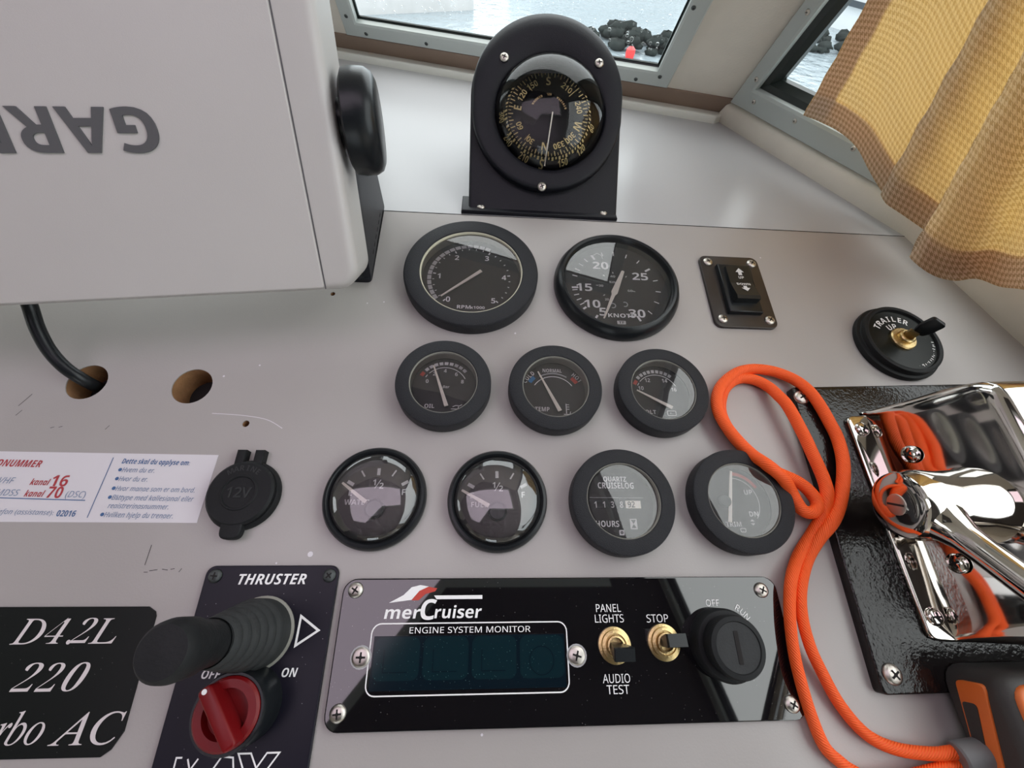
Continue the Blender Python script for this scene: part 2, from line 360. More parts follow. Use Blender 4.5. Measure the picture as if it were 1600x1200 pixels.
# screw heads (unit radius, copied)
def screw_mesh(mat, slot, cross=True):
    b = MB([mat]); b.lathe([(1, 0), (1, .12), (.93, .28), (.7, .42), (.4, .5), (0, .53)], 28)
    z = .535
    if cross:
        for a in (0, 90): b.tick(0, 0, z, a, -.52, .52, .2, slot)
        b.disc(0, 0, z + .005, .2, slot, 12)
    else: b.tick(0, 0, z, 0, -.85, .85, .2, slot)
    me = b.build('screw'); d = me.data; bpy.data.objects.remove(me); return d
SCR = {'steel': screw_mesh('screw', 'dark'), 'dark': screw_mesh('screwdark', 'dark'), 'slot': screw_mesh('screw', 'dark', False), 'chrome': screw_mesh('chrome', 'dark')}
def screw(parent, x, y, z, r, kind='steel', rot=None, X=None, label=None, flat=1):
    o = bpy.data.objects.new('screw', SCR[kind]); COL.objects.link(o); o.parent = parent
    base = X if X else Matrix.Translation((x, y, z))
    o.matrix_local = base @ Matrix.Rotation(R(rnd.uniform(0, 90) if rot is None else rot), 4, 'Z') @ Matrix.Diagonal((r, r, r * flat, 1))
    if label: o['label'] = label
    return o

# ------------------------------------------------------------------ room shell
UP = Vector((-.00125, -.50934, .86056))
QF = Vector((-.2259, .3835, Z0)); EF = Vector((.960, -.279, 0)).normalized()
QS = Vector((.3607, 0, Z0)); ES = Vector((-.376, .926, 0)).normalized()
VF = (UP - EF * UP.dot(EF)).normalized(); VS = (UP - ES * UP.dot(ES)).normalized()
NF = EF.cross(VF); NF = -NF if NF.y > 0 else NF
NS = ES.cross(VS); NS = -NS if NS.x > 0 else NS      # both point into the cabin
XF = basis(QF, EF, VF)                                # local z
ZF = 1 if (XF.to_3x3() @ Vector((0, 0, 1))).dot(NF) > 0 else -1
XS = basis(QS, -ES, VS); ZS = 1 if (XS.to_3x3() @ Vector((0, 0, 1))).dot(NS) > 0 else -1
KF = UP.dot(EF) / UP.dot(VF); KS = UP.dot(-ES) / UP.dot(VS)
def para(x0, x1, y0, y1, k): return [(x0 + k * y0, y0), (x1 + k * y0, y0), (x1 + k * y1, y1), (x0 + k * y1, y1)]
HW = (1.66 - Z0) / VF.z; HS = (1.66 - Z0) / VS.z
# front wall (windscreen plane), starboard half
fo = para(.028, .4305, .034, .37, KF); fi = para(.047, .412, .0525, .35, KF)
wf = sheet('wall_front', para(-.0, .508, -.02, HW, KF), [fo], .02, 'vinyl', XF @ Matrix.Translation((0, 0, 0 if ZF > 0 else .02))); tag(wf, kind='structure')
def frame(name, outer, inner, X, zs, mat, th, drop, gw):
    """window: frame ring on the room side, gasket, pane"""
    root = bpy.data.objects.new(name, None); COL.objects.link(root); root.matrix_world = X; tag(root, kind='structure')
    b = MB([mat]); n = len(outer)
    def rg(p, z): return [(x, y, z * zs) for x, y in p]
    cin = [(inner[i][0] + (outer[i][0] - inner[i][0]) * .12, inner[i][1] + (outer[i][1] - inner[i][1]) * .12) for i in range(n)]
    cou = [(outer[i][0] - (outer[i][0] - inner[i][0]) * .08, outer[i][1] - (outer[i][1] - inner[i][1]) * .08) for i in range(n)]
    rings = [rg(outer, 0), rg(outer, th * .7), rg(cou, th), rg(cin, th), rg(inner, th * .8), rg(inner, -drop)]
    vs = sum(rings, []); fs = []
    for k in range(len(rings) - 1):
        for i in range(n): fs.append((k * n + i, k * n + (i + 1) % n, (k + 1) * n + (i + 1) % n, (k + 1) * n + i))
    b.add(vs, fs); f = b.build('window_frame', root, smooth=False)
    g = MB(['gasket']); cx = sum(p[0] for p in inner) / n; cy = sum(p[1] for p in inner) / n
    def ins(p, d):
        q = [Vector(a) for a in p]; o = []
        for i in range(n):
            a = (q[i] - q[i - 1]).normalized(); c = (q[(i + 1) % n] - q[i]).normalized(); na = Vector((-a.y, a.x)); nc = Vector((-c.y, c.x))
            if na.dot(Vector((cx, cy)) - q[i]) < 0: na = -na
            if nc.dot(Vector((cx, cy)) - q[i]) < 0: nc = -nc
            h = (na + nc).normalized(); h = h / h.dot(na); o.append(tuple(q[i] + h * d))
        return o
    r2 = [rg(inner, -.001), rg(ins(inner, gw * .5), -.003), rg(ins(inner, gw), -drop * .8), rg(ins(inner, gw), -drop * 1.4)]
    vs = sum(r2, []); fs = []
    for k in range(len(r2) - 1):
        for i in range(n): fs.append((k * n + i, k * n + (i + 1) % n, (k + 1) * n + (i + 1) % n, (k + 1) * n + i))
    g.add(vs, fs); g.build('gasket', root, smooth=False)
    pn = MB(['pane']); q = ins(inner, gw * .3); pn.add(rg(q, -drop * 1.1), [tuple(range(n))]); pn.build('pane', root, smooth=False)
    return root
w1 = frame('window_1', fo, fi, XF, ZF, 'alu', .006, .003, .0022)
for x, y in ((.063, .041), (.142, .041), (.222, .041), (.302, .041), (.398, .040), (.4235, .048), (.4345, .125), (.446, .2), (.0455, .06), (.057, .14)):
    screw(w1, 0, 0, 0, .0022, 'dark', X=Matrix.Translation((x, y, .006 * ZF)) @ (Matrix.Identity(4) if ZF > 0 else Matrix.Rotation(PI, 4, 'X')))
# port half of the windscreen, mirrored about the centre post
XP = basis(QF, Vector((-.960, -.279, 0)), VF); XPn = XP.to_3x3() @ Vector((0, 0, 1)); ZP = 1 if XPn.y < 0 else -1
upP = UP; eP = Vector((-.960, -.279, 0)).normalized(); vP = (upP - eP * upP.dot(eP)).normalized(); XP = basis(QF, eP, vP); KP = upP.dot(eP) / upP.dot(vP)
ZP = 1 if (XP.to_3x3() @ Vector((0, 0, 1))).y < 0 else -1
po = para(.05, .46, .031, .37, KP); pi_ = para(.072, .438, .051, .35, KP)
wp = sheet('wall_front_port', para(0, 1.10, -.02, HW, KP), [po], .02, 'vinyl', XP @ Matrix.Translation((0, 0, 0 if ZP > 0 else .02))); wp.name = 'wall_front_left'; tag(wp, kind='structure')
frame('window_3', po, pi_, XP, ZP, 'alu', .006, .012, .004)
# starboard wall with its long side window (local x runs aft, y up)
so = para(-.2605, .98, .0245, .665, KS); si = para(-.2425, .955, .047, .645, KS)
ws = sheet('wall_right', para(-.2625, 1.9, -.9, HS, KS), [so], .02, 'vinyl', XS @ Matrix.Translation((0, 0, 0 if ZS > 0 else .02))); tag(ws, kind='structure')
w2 = frame('window_2', so, si, XS, ZS, 'alu', .006, .010, .011)
for px, py in ((1262, 19), (1182, 124), (1178, 159), (1242, 189), (1333, 232)):
    p = XS.inverted() @ at(px, py, QS + NS * .006, NS)
    screw(w2, 0, 0, 0, .0024, 'steel', X=Matrix.Translation((p.x, p.y, .006 * ZS)) @ (Matrix.Identity(4) if ZS > 0 else Matrix.Rotation(PI, 4, 'X')))
# padded roll under the side window
b = MB(['vinyl']); L = 1.2; prof = [(.0005, -.05), (.006, -.045), (.009, -.02), (.0095, .0), (.0085, .012), (.006, .019), (.002, .0225), (0, .023)]
vs = []; fs = []; NSg = 30
for i in range(NSg + 1):
    x = -.262 + (L + .262) * i / NSg
    for z, y in prof: vs.append((x + KS * y, y, z * ZS))
k = len(prof)
for i in range(NSg):
    for j in range(k - 1): fs.append((i * k + j, i * k + j + 1, (i + 1) * k + j + 1, (i + 1) * k + j))
b.add(vs, fs); t = b.build('trim_1', X=XS); tag(t, kind='structure')
# brown strip and cream ledge along the foot of the windscreen
b = MB(['brownstrip']); z0, z1 = sorted((0, .002 * ZF)); b.prism(para(.0, .507, 0, .0305, KF), z0, z1); t = b.build('trim_2', X=XF, smooth=False); tag(t, kind='structure')
hE = Vector((-EF.y, EF.x, 0)); XL = basis(QF, EF, hE)
b = MB(['ledge']); b.prism([(0, -.021), (.500, -.021), (.513, -.004), (.513, .004), (0, .004)], 0, .0085, .002)
for x in (.057, .155, .25): b.add([(x + .0045 * math.cos(2 * PI * i / 20), -.010 + .0045 * math.sin(2 * PI * i / 20), .0087) for i in range(20)], [tuple(range(20))], 'vinyl')
t = b.build('trim_3', X=XL); tag(t, kind='structure')
# ceiling with a hatch, port wall, aft wall, floor
hp = [(-.34, -.72), (-.09, -.41), (.25, -.41), (.16, -.14), (-.62, -.14), (-.62, -.72)]  # hatch out of view, corner cut to shape its mauve reflection in the panel
XC = Matrix.Translation((0, 0, 1.68))
t = sheet('ceiling', [(-1.27, -2.2), (1.12, -2.2), (.225, .0), (.15, .04), (-1.27, .04)], [hp], .02, 'ceil', XC); tag(t, kind='structure')
hr = bpy.data.objects.new('window_4', None); COL.objects.link(hr); hr.matrix_world = XC; tag(hr, kind='structure')
b = MB(['hatch']); b.poly(hp, -.01); b.build('pane', hr, smooth=False)
b = MB(['alu']); b.line(hp, -.0202, .02, closed=True); b.build('window_frame', hr, smooth=False)
XW = basis((-1.25, -1.0, .9), (0, 1, 0), (0, 0, 1))
t = sheet('wall_left', [(-1.2, -.9), (1.5, -.9), (1.5, .78), (-1.2, .78)], [[(.5, .25), (.9, .25), (.9, .60), (.5, .60)]], .02, 'vinyl', XW); tag(t, kind='structure')
XB = basis((0, -2.2, 0), (1, 0, 0), (0, 0, 1))
t = sheet('wall_back', [(-1.3, 0), (1.4, 0), (1.4, 1.68), (-1.3, 1.68)], [[(-.6, .05), (0, .05), (0, 1.2), (-.6, 1.2)]], .02, 'vinyl', XB); tag(t, kind='structure')
t = sheet('floor', [(-1.3, -2.2), (1.4, -2.2), (1.4, .6), (-1.3, .6)], [], .02, 'vinyl', Matrix.Identity(4)); tag(t, kind='structure')
# ------------------------------------------------------------------ dashboard
dashb = thing('dashboard', 'grey painted boat dashboard with sloping instrument face and flat shelf behind', 'dashboard', MD)
HOLES = [(-.2643, -.0140, .0118), (-.2010, -.0152, .0120), (-.1271, .0607, .0017), (-.1619, -.0398, .0021)]
sheet('instrument_panel', [(-1.24, .1455), (.361, .1455), (.545, -.30), (-1.24, -.30)], [circ(x, y, r) for x, y, r in HOLES], .018, 'paint', Matrix.Identity(4), dashb)
MDI = MD.inverted()
sheet('top_shelf', [(-1.24, 0), (.361, 0), (.2625, .2425), (-.2259, .3855), (-1.24, .090)], [], .018, 'shelf', MDI @ Matrix.Translation((0, 0, Z0)), dashb)
b = MB(['dark']); b.line([(-1.24, .1457), (.361, .1457)], .00012, .0007); b.build('seam', dashb, smooth=False)
for x, y, r in HOLES:
    b = MB(['wood', 'dark']); b.lathe([(r - .0001, -.0006), (r - .0001, -.019)], 32, cap=False); b.disc(x * 0, 0, -.0185, r * 1.0, 'dark')
    b.build('drilled_hole' if r > .01 else 'screw_hole', dashb, Matrix.Translation((x, y, 0)))
b = MB(['paint']); b.box(-1.24, -.4445, .01, .55, -.4245, .905); b.build('console_front', dashb, MDI, smooth=False)
# wear on the paint
b = MB(['sticker', 'rubber'])
b.line(spline([(-.1835, -.0335), (-.165, -.0345), (-.150, -.037), (-.1395, -.0425)], 6), .00015, .0004)
for px, py, l, a in ((168, 668, .003, 60), (82, 668, .002, 20), (95, 667, .002, 20), (40, 625, .009, 62), (30, 645, .004, 60), (232, 867, .010, 90), (228, 894, .002, 0), (240, 891, .004, 8), (258, 890, .003, -8), (270, 889, .002, 10), (282, 891, .002, 60)):
    q = dash(px, py); b.tick(q.x, q.y, .00015, a, -l / 2, l / 2, .00028, 'rubber')
for px, py, r in ((485, 866, .0015), (600, 472, .0005), (574, 474, .0005), (432, 880, .0005), (805, 521, .0007), (753, 1148, .0006), (1188, 403, .0006), (350, 588, .0007), (406, 571, .0006)):
    q = dash(px, py); b.disc(q.x, q.y, .0002, r, None, 9)
tag(b.build('paint_marks', dashb, smooth=False), kind='stuff')

# ------------------------------------------------------------------ gauges
def gauge(name, label, cat, X, fam, dialfn, needle, group='round black gauges on the dashboard', tilt=0):
    t = thing(name, label, cat, X, group)
    if fam == 'B':
        b = MB(['bezel']); b.lathe([(.0300, 0), (.0304, .002), (.0304, .0106), (.0301, .0117), (.0294, .0122), (.0222, .0124), (.0216, .0118), (.0214, .0020)], 72, cap=False); b.build('bezel', t)
        b = MB(['lip']); b.lathe([(.02170, .0118), (.0214, .0120), (.0210, .0112), (.0208, .0040)], 72, cap=False); b.build('lens_rim', t)
        dr, gz, gr, mat = .0213, .0108, .0209, 'lens'
    elif fam == 'T':
        b = MB(['bezel']); b.lathe([(.0490, 0), (.0494, .003), (.0494, .0090), (.0490, .0103), (.0480, .0110), (.0384, .0108), (.0376, .0100), (.0374, .0004)], 96, cap=False); b.build('bezel', t)
        b = MB(['creamwall']); b.lathe([(.0376, .0102), (.0372, .0103), (.0367, .0096), (.0366, .0085), (.0368, .0012)], 96, cap=False); b.build('lens_rim', t)
        dr, gz, gr, mat = .0373, .0086, .0367, 'lens'
    elif fam == 'S':
        b = MB(['satin']); b.lathe([(.0478, 0), (.0482, .002), (.0478, .0050), (.0470, .0065), (.0455, .0098), (.0436, .0112), (.0420, .0106), (.0408, .0085), (.0402, .0015)], 96, cap=False); b.build('bezel', t)
        dr, gz, gr, mat = .0403, .0078, .0406, 'lens'
    else:
        b = MB(['satin']); b.lathe([(.0288, 0), (.0292, .0015), (.0290, .0045), (.0280, .0062), (.0266, .0066), (.0256, .0058), (.0250, .0040)], 72, cap=False); b.build('bezel', t)
        dr, gz, gr, mat = .0251, .0040, .0252, 'lensb'
    b = MB(['dialbrown' if fam == 'C' else 'dial', 'white']); z = {'B': .0020, 'T': .0005, 'S': .0020, 'C': .0004}[fam]
    b.disc(0, 0, z, dr, None, 64); dialfn(b, z + .0002); b.build('dial', t, smooth=False)
    if needle: needle(t, z + .002)
    b = MB([mat])
    if fam == 'C': b.lathe([(gr * math.sin(a), gz + .0075 * (math.cos(a) - 0) / 1.0) if False else (gr * math.sin(a), gz + .0085 * math.cos(a)) for a in [PI / 2 * (1 - k / 10) for k in range(11)]], 72, cap=False)
    else: b.lathe([(gr, gz), (gr * .6, gz + .0003), (0, gz + .0004)], 72, cap=False)
    b.build('glass', t, Matrix.Rotation(R(tilt), 4, 'Y')); return t
def stick(pts, w0, w1, mat='cream', hub=None, hubr=.003):
    def f(t, z):
        (x0, y0), (x1, y1) = pts; d = Vector((x1 - x0, y1 - y0)).normalized(); n = Vector((-d.y, d.x)); b = MB([mat])
        b.prism([(x0 + n.x * w0 / 2, y0 + n.y * w0 / 2), (x0 - n.x * w0 / 2, y0 - n.y * w0 / 2), (x1 - n.x * w1 / 2, y1 - n.y * w1 / 2), (x1 + n.x * w1 / 2, y1 + n.y * w1 / 2)], z, z + .0006)
        if hub: b.lathe([(hubr, z - .0015), (hubr, z + .0004), (hubr * .8, z + .0009), (0, z + .001)], 20, 'satin', Matrix.Translation((hub[0], hub[1], 0)))
        b.build('needle', t, smooth=False)
    return f
mm = .001
def tach_dial(b, z):
    for i in range(18): a = 218 - i * 8.6; b.arc(0, 0, z, 30.2 * mm, 33.2 * mm, a, a - 7.2, 'dimwhite' if i < 13 else 'grey', 4)
    for i in range(26):
        a = 227 - i * (274 / 25); b.tick(0, 0, z, a, (27.2 if i % 5 == 0 else 28) * mm, 29.4 * mm, (1.0 if i % 5 == 0 else .6) * mm, 'white')
    for i, (a, r) in enumerate(((-130, 25.8), (176.5, 24.6), (121, 23.2), (61, 23.2), (5, 24.6), (-50, 25.8))): b.text(str(i), r * mm * math.cos(R(a)), r * mm * math.sin(R(a)), z, .0046, mat='white')
    b.text('RPM', -.0048, -.0262, z, .0030, mat='white', sx=1.15); b.text('x1000', .0052, -.0264, z, .0024, mat='white', sx=1.1)
def tach_needle(t, z): stick([(.0072, .0062), (-.0216, -.0188)], .0026, .0013)(t, z)
gauge('tachometer', 'large engine speed gauge lettered RPM, thick black bezel, needle on zero', 'gauge', on_dash(-.0277, .079), 'T', tach_dial, tach_needle)
def speed_dial(b, z):
    nums = {5: -118, 10: -140, 15: -176, 20: 117, 25: 28, 30: -62}
    ks = sorted(nums); lab = {}
    for k, a in nums.items():
        a2 = a if a > -100 or k < 15 else a
        r = {5: 27, 10: 26.3, 15: 25, 20: 22.6, 25: 22.8, 30: 27.6}[k]
        b.text(str(k), r * mm * math.cos(R(a)), r * mm * math.sin(R(a)), z, .0070, mat='white', sx=1.2)
    for a in (119, 32.7, -176, -64.4): b.tick(0, 0, z, a, 29.6 * mm, 34.6 * mm, 1.7 * mm, 'white')
    for a in (164, 152.5, 142, 131, 104, 87.5, 69.4, 51, 12.6, -6.2, -25, -45, 188, 196, 204, 212): b.tick(0, 0, z, a, 30.6 * mm, 34.6 * mm, .8 * mm, 'white')
    for a in (219, 238): b.tick(0, 0, z, a, 32 * mm, 35 * mm, 1.6 * mm, 'white')
    b.line([(-.0152, .0302), (-.0118, .0325), (-.0085, .0305), (-.0078, .0272)], z, .0005, 'dimwhite')
    b.text('40', -.0017, .0097, z, .0020, mat='dimwhite', sx=1.3); b.text('Km/h', -.0010, .0042, z, .0022, mat='dimwhite'); b.text('30', -.0118, .0003, z, .0020, mat='dimwhite', sx=1.2); b.tick(0, 0, z, 178, .0138, .0156, .0006, 'dimwhite')
    b.text('60', .0104, -.0036, z, .0021, mat='dimwhite', sx=1.2); b.tick(0, 0, z, -17, .0128, .0150, .0006, 'dimwhite'); b.text('20', -.0085, -.0125, z, .0020, mat='dimwhite')
    for a in (130, 48, -140, 95): b.tick(0, 0, z, a, .0125, .0142, .0007, 'dimwhite')
    b.text('KNOTS', .0010, -.0268, z, .0034, mat='white', sx=1.3)
    for x, y in ((-.0045, -.0180), (.0048, -.0165)): b.arc(x, y, z, .0016, .0024, -120, 120, 'grey', 10)
    b.prism(rrect(-.0030, -.0345, .0034, -.0315, .0004, 2), z, z + .0001, mat='dimwhite'); b.text('TF', .0002, -.0330, z + .0002, .0020, mat='dial', sx=1.4)
def speed_needle(t, z):
    b = MB(['cream']); d = Vector((-.40, -.9165)); n = Vector((-d.y, d.x))
    def q(l, w): return (.0004 + d.x * l + n.x * w, d.y * l + n.y * w)
    b.prism([q(-.0145, .0012), q(-.0150, 0), q(-.0145, -.0012), q(.008, -.0025), q(.0105, -.0014), q(.034, -.0006), q(.034, .0006), q(.0105, .0014), q(.008, .0025)], z, z + .0006); b.build('needle', t, smooth=False)
gauge('speedometer', 'large speed gauge lettered KNOTS with broad cream pointer, right of engine speed gauge', 'gauge', on_dash(.0827, .0757), 'S', speed_dial, speed_needle)
def oil_dial(b, z):
    b.arc(0, 0, z, .0165, .0190, 152, 142, 'red', 4)
    for i in range(9): b.arc(0, 0, z, .0168, .0190, 137 - i * 11, 129 - i * 11, 'dimwhite' if i < 6 else 'grey', 3)
    b.arc(0, 0, z, .0146, .0150, 150, 142, 'white', 4); b.arc(0, 0, z, .0146, .0150, 136, 27, 'white', 24)
    for s, a in (('0', 159), ('2', 126), ('4', 91), ('6', 54), ('8', 22)): b.text(s, .0124 * math.cos(R(a)), .0124 * math.sin(R(a)), z, .0026, mat='dimwhite', st='sb')
    b.text('Bar', .001, .0006, z, .0020, mat='dimwhite', st='sbi'); b.text('OIL', -.0088, -.0132, z, .0027, mat='dimwhite')
    b.line([(.006, -.0135), (.008, -.0125), (.0105, -.0128), (.012, -.0118)], z, .0005, 'dimwhite'); b.line([(.005, -.0150), (.0095, -.0150), (.0098, -.0132)], z, .0005, 'dimwhite')
gauge('oil_gauge', 'small oil pressure gauge with red mark and scale zero to eight, left of temperature gauge', 'gauge', on_dash(-.0422, -.0132), 'B', oil_dial, stick([(.0022, -.0140), (-.0079, .0152)], .0026, .0009))
def temp_dial(b, z):
    o = (0, -.004)
    b.arc(*o, z, .0178, .0205, 146, 131, 'blue', 5); b.arc(*o, z, .0178, .0205, 49, 34, 'red', 5); b.arc(*o, z, .0172, .0180, 122, 58, 'grey', 14)
    b.arc(*o, z, .0150, .0155, 146, 34, 'white', 24)
    b.arctext('COLD', 0, -.004, z, .0222, 139, 21, .0030, mat='white', sx=.8); b.text('NORMAL', -.0002, .0158, z, .0027, mat='dimwhite', sx=.8); b.arctext('HOT', 0, -.004, z, .0222, 42, 15, .0030, mat='dimwhite', sx=.8)
    b.text('TEMP', -.0080, -.0126, z, .0030, mat='dimwhite', sx=.85)
    b.line([(.0078, -.0155), (.0078, -.0085)], z, .0006, 'dimwhite')
    for i in range(3): b.line([(.0078, -.0092 - i * .0016), (.0098, -.0092 - i * .0016)], z, .0005, 'dimwhite')
    b.line([(.0060, -.0160), (.0100, -.0160), (.0105, -.0140)], z, .0005, 'dimwhite')
gauge('temperature_gauge', 'small engine temperature gauge with blue COLD and red HOT zones', 'gauge', on_dash(.0299, -.0144), 'B', temp_dial, stick([(.0032, -.0145), (-.0103, .0138)], .0026, .0008))
def volt_dial(b, z):
    b.arc(0, 0, z, .0158, .0182, 155, 143, 'red', 5)
    for i in range(9): b.arc(0, 0, z, .0162, .0186, 138 - i * 10, 131 - i * 10, 'dimwhite' if i < 6 else 'grey', 3)
    b.arc(0, 0, z, .0146, .0150, 154, 145, 'white', 4); b.arc(0, 0, z, .0146, .0150, 140, 26, 'white', 24)
    for s, a in (('10', 158), ('12', 119), ('14', 60), ('16', 19)): b.text(s, .0122 * math.cos(R(a)), .0122 * math.sin(R(a)), z, .0028, mat='dimwhite', sx=.9)
    b.text('VOLT', -.0085, -.0128, z, .0028, mat='dimwhite'); b.line(rrect(.0042, -.0150, .0100, -.0118, .0003, 1), z, .0005, 'dimwhite', True); b.text('+ -', .0071, -.0134, z, .0016, mat='dimwhite')
gauge('voltmeter', 'small battery voltage gauge with scale ten to sixteen, beside orange cord loop', 'gauge', on_dash(.1012, -.0147), 'B', volt_dial, stick([(.0072, -.0104), (-.0152, .0020)], .0024, .0009), tilt=-3.0)
def tank_dial(word):
    def f(b, z):
        for a, w, r0 in ((152, 2.0, 15.8), (123.7, .9, 14.8), (91.5, 1.9, 13.2), (59, .9, 14.8), (29, 1.9, 15.8)): b.tick(0, 0, z, a, r0 * mm, (r0 + 4.2) * mm, w * mm, 'dimwhite')
        b.text('1', -.0022, .0090, z, .0034, mat='dimwhite', st='sb'); b.line([(-.0016, .0055), (.0014, .0105)], z, .0005, 'dimwhite'); b.text('2', .0021, .0070, z, .0034, mat='dimwhite', st='sb')
        b.text('E', -.0151, .0028, z, .0034, mat='dimwhite', st='sb'); b.text('F', .0153, .0034, z, .0034, mat='dimwhite', st='sb')
        b.text(word, -.0105, -.0025, z, .0030, mat='dimwhite', st='sb')
    return f
gauge('water_gauge', 'domed tank gauge lettered WATER, left of the domed FUEL gauge', 'gauge', on_dash(-.0772, -.0842), 'C', tank_dial('WATER'), stick([(-.0050, -.0028), (-.0199, .0081)], .0024, .0013, hub=(0, -.0065), hubr=.0055))
gauge('fuel_gauge', 'domed tank gauge lettered FUEL, with white window reflection', 'gauge', on_dash(-.0068, -.0852), 'C', tank_dial('FUEL'), stick([(-.0050, -.0035), (-.0211, .0054)], .0024, .0013, hub=(0, -.0065), hubr=.0055))
def log_dial(b, z):
    b.text('QUARTZ', -.0010, .0142, z, .0030, mat='white', sx=.85); b.text('CRUISELOG', -.0008, .0103, z, .0036, mat='white', sx=.80)
    b.line([(-.0175, .0030), (.015, .0030)], z, .0003, 'grey'); b.prism([(-.0175, -.0034), (.0150, -.0034), (.0150, .0017), (-.0175, .0017)], z, z + .0001, mat='satin')
    for s, x in (('1', -.0144), ('1', -.0093), ('3', -.0041), ('8', .0013)): b.text(s, x, -.0011, z + .0003, .0036, mat='dimwhite', sx=.8)
    b.prism([(.0038, -.0032), (.0130, -.0032), (.0130, .0012), (.0038, .0012)], z, z + .0003, mat='cream'); b.text('92', .0072, -.0010, z + .0005, .0036, mat='dial', sx=.8, st='sb')
    b.text('HOURS', -.0082, -.0120, z, .0034, mat='white', sx=.85)
    b.prism([(.0052, -.0150), (.0094, -.0150), (.0094, -.0092), (.0052, -.0092)], z, z + .0001, mat='dimwhite'); b.poly([(.0058, -.0098), (.0088, -.0098), (.0073, -.0121)], z + .0002, 'dial'); b.poly([(.0058, -.0144), (.0073, -.0121), (.0088, -.0144)], z + .0002, 'dial')
    b.prism(rrect(-.0018, -.0184, .0012, -.0154, .0003, 1), z, z + .0001, mat='white'); b.arc(-.0003, -.0169, z + .0002, .0003, .0008, 0, 360, 'dial', 10)
gauge('hour_meter', 'engine hour counter lettered QUARTZ CRUISELOG with small number wheels', 'hour meter', on_dash(.0657, -.0865), 'B', log_dial, None, tilt=3.4)
def trim_dial(b, z):
    b.arc(0, 0, z, .0165, .0186, 88, 30, 'red', 14); b.arc(0, 0, z, .0146, .0150, 86, -40, 'dimwhite', 26)
    b.text('UP', .0095, .0061, z, .0030, mat='dimwhite'); b.text('DN', .0098, -.0069, z, .0030, mat='dimwhite'); b.text('TRIM', -.0042, -.0128, z, .0028, mat='dimwhite')
    b.poly([(.0064, -.0112), (.0092, -.0112), (.0078, -.0098)], z, 'dimwhite'); b.poly([(.0064, -.0122), (.0092, -.0122), (.0078, -.0136)], z, 'dimwhite'); b.line(rrect(-.0006, -.0172, .0024, -.0152, .0002, 1), z, .0004, 'dimwhite', True)
gauge('trim_gauge', 'drive angle gauge with red arc under hazy reflection, touched by orange cord', 'gauge', on_dash(.138, -.0857), 'B', trim_dial, stick([(-.0074, -.0119), (.0003, .0186)], .0022, .0014, hub=(-.0075, .0005), hubr=.004), tilt=-3.5)

# ------------------------------------------------------------------ rocker switch on its plate
t = thing('trim_switch', 'black rocker switch lettered UP and DOWN on brown black plate', 'switch', on_dash(.1790, .0765))
b = MB(['brownplate']); b.prism(rrect(-.0245, -.0345, .0245, .0345, .006), 0, .0022, .0005); b.build('plate', t)
b = MB(['satin']); b.prism([(-.0130, -.0230), (.0130, -.0230), (.0140, .0230), (-.0130, .0230)], .0022, .0062, .0012); b.build('switch_frame', t)
b = MB(['satin', 'dimwhite']); pr = [(-.0150, .0060), (.0185, .0060), (.0185, .0085), (.002, .0088), (-.0120, .0122), (-.0150, .0118)]
b.add([(x, y, z) for x in (-.0085, .0095) for y, z in pr], [(0, 1, 2, 3, 4, 5), (11, 10, 9, 8, 7, 6)] + [(i, (i + 1) % 6 + 0, 6 + (i + 1) % 6, 6 + i) for i in range(6)])
def rk(y): return .0090 if y > .002 else .0090 + (.002 - y) * .243
def rkpoly(p): b.add([(x, y, rk(y) + .0001) for x, y in p], [tuple(range(len(p)))], 'dimwhite')
cx = .0012
rkpoly([(cx - .0014, .0095), (cx + .0014, .0095), (cx + .0014, .0125), (cx - .0014, .0125)]); rkpoly([(cx - .0034, .0124), (cx + .0034, .0124), (cx, .0164)])
k0 = len(b.v); b.text('UP', cx, .0072, 0, .0024, mat='dimwhite'); b.v[k0:] = [(x, y, rk(y) + .0001) for x, y, z in b.v[k0:]]
k0 = len(b.v); b.text('DOWN', cx, .0005, 0, .0024, mat='dimwhite'); b.v[k0:] = [(x, y, rk(y) + .0001) for x, y, z in b.v[k0:]]
rkpoly([(cx - .0014, -.0042), (cx + .0014, -.0042), (cx + .0014, -.0017), (cx - .0014, -.0017)]); rkpoly([(cx - .0034, -.0040), (cx, -.0078), (cx + .0034, -.0040)])
b.build('rocker', t, smooth=False)
for x, y in ((-.0180, .0275), (.0185, .0275), (-.0180, -.0275), (.0185, -.0275)): screw(t, x, y, .0022, .0038)

# ------------------------------------------------------------------ key switch
t = thing('key_switch', 'round black key switch lettered TRAILER UP with key in brass lock', 'switch', on_dash(.2922, .0325))
b = MB(['rubber']); b.lathe([(.0308, 0), (.0312, .0025), (.0306, .0040), (.0288, .0046), (.0284, .0056), (.0288, .0068), (.0284, .0090), (.0270, .0096), (.0256, .0092), (.0252, .0076)], 64, cap=False); b.build('rubber_ring', t)
b = MB(['decal', 'white', 'dimwhite']); b.disc(0, 0, .0076, .0254, None, 60); b.arctext('TRAILER', -.001, -.001, .0078, .0188, 100, 84, .0046, mat='white'); b.arctext('UP', -.001, -.001, .0078, .0122, 104, 22, .0044, mat='white')
for i in range(16): a = -80 + i * 5 + rnd.uniform(-2, 2); b.tick(0, 0, .0078, a, .0215 + rnd.uniform(0, .001), .0225 + rnd.uniform(0, .0015), .0007, 'dimwhite')
b.build('face_plate', t, smooth=False)
b = MB(['brass']); b.lathe([(.0092, .0076), (.0092, .0090), (.0085, .0098), (.0056, .0100), (.0056, .0125), (.0048, .0132), (.0038, .0132), (.0036, .0105), (0, .0103)], 40); b.build('lock_nut', t)
b = MB(['brass']); b.box(-.0012, -.0032, .0104, .0012, .0032, .018); b.build('key_blade', t, Matrix.Rotation(R(55), 4, 'Z'), smooth=False)
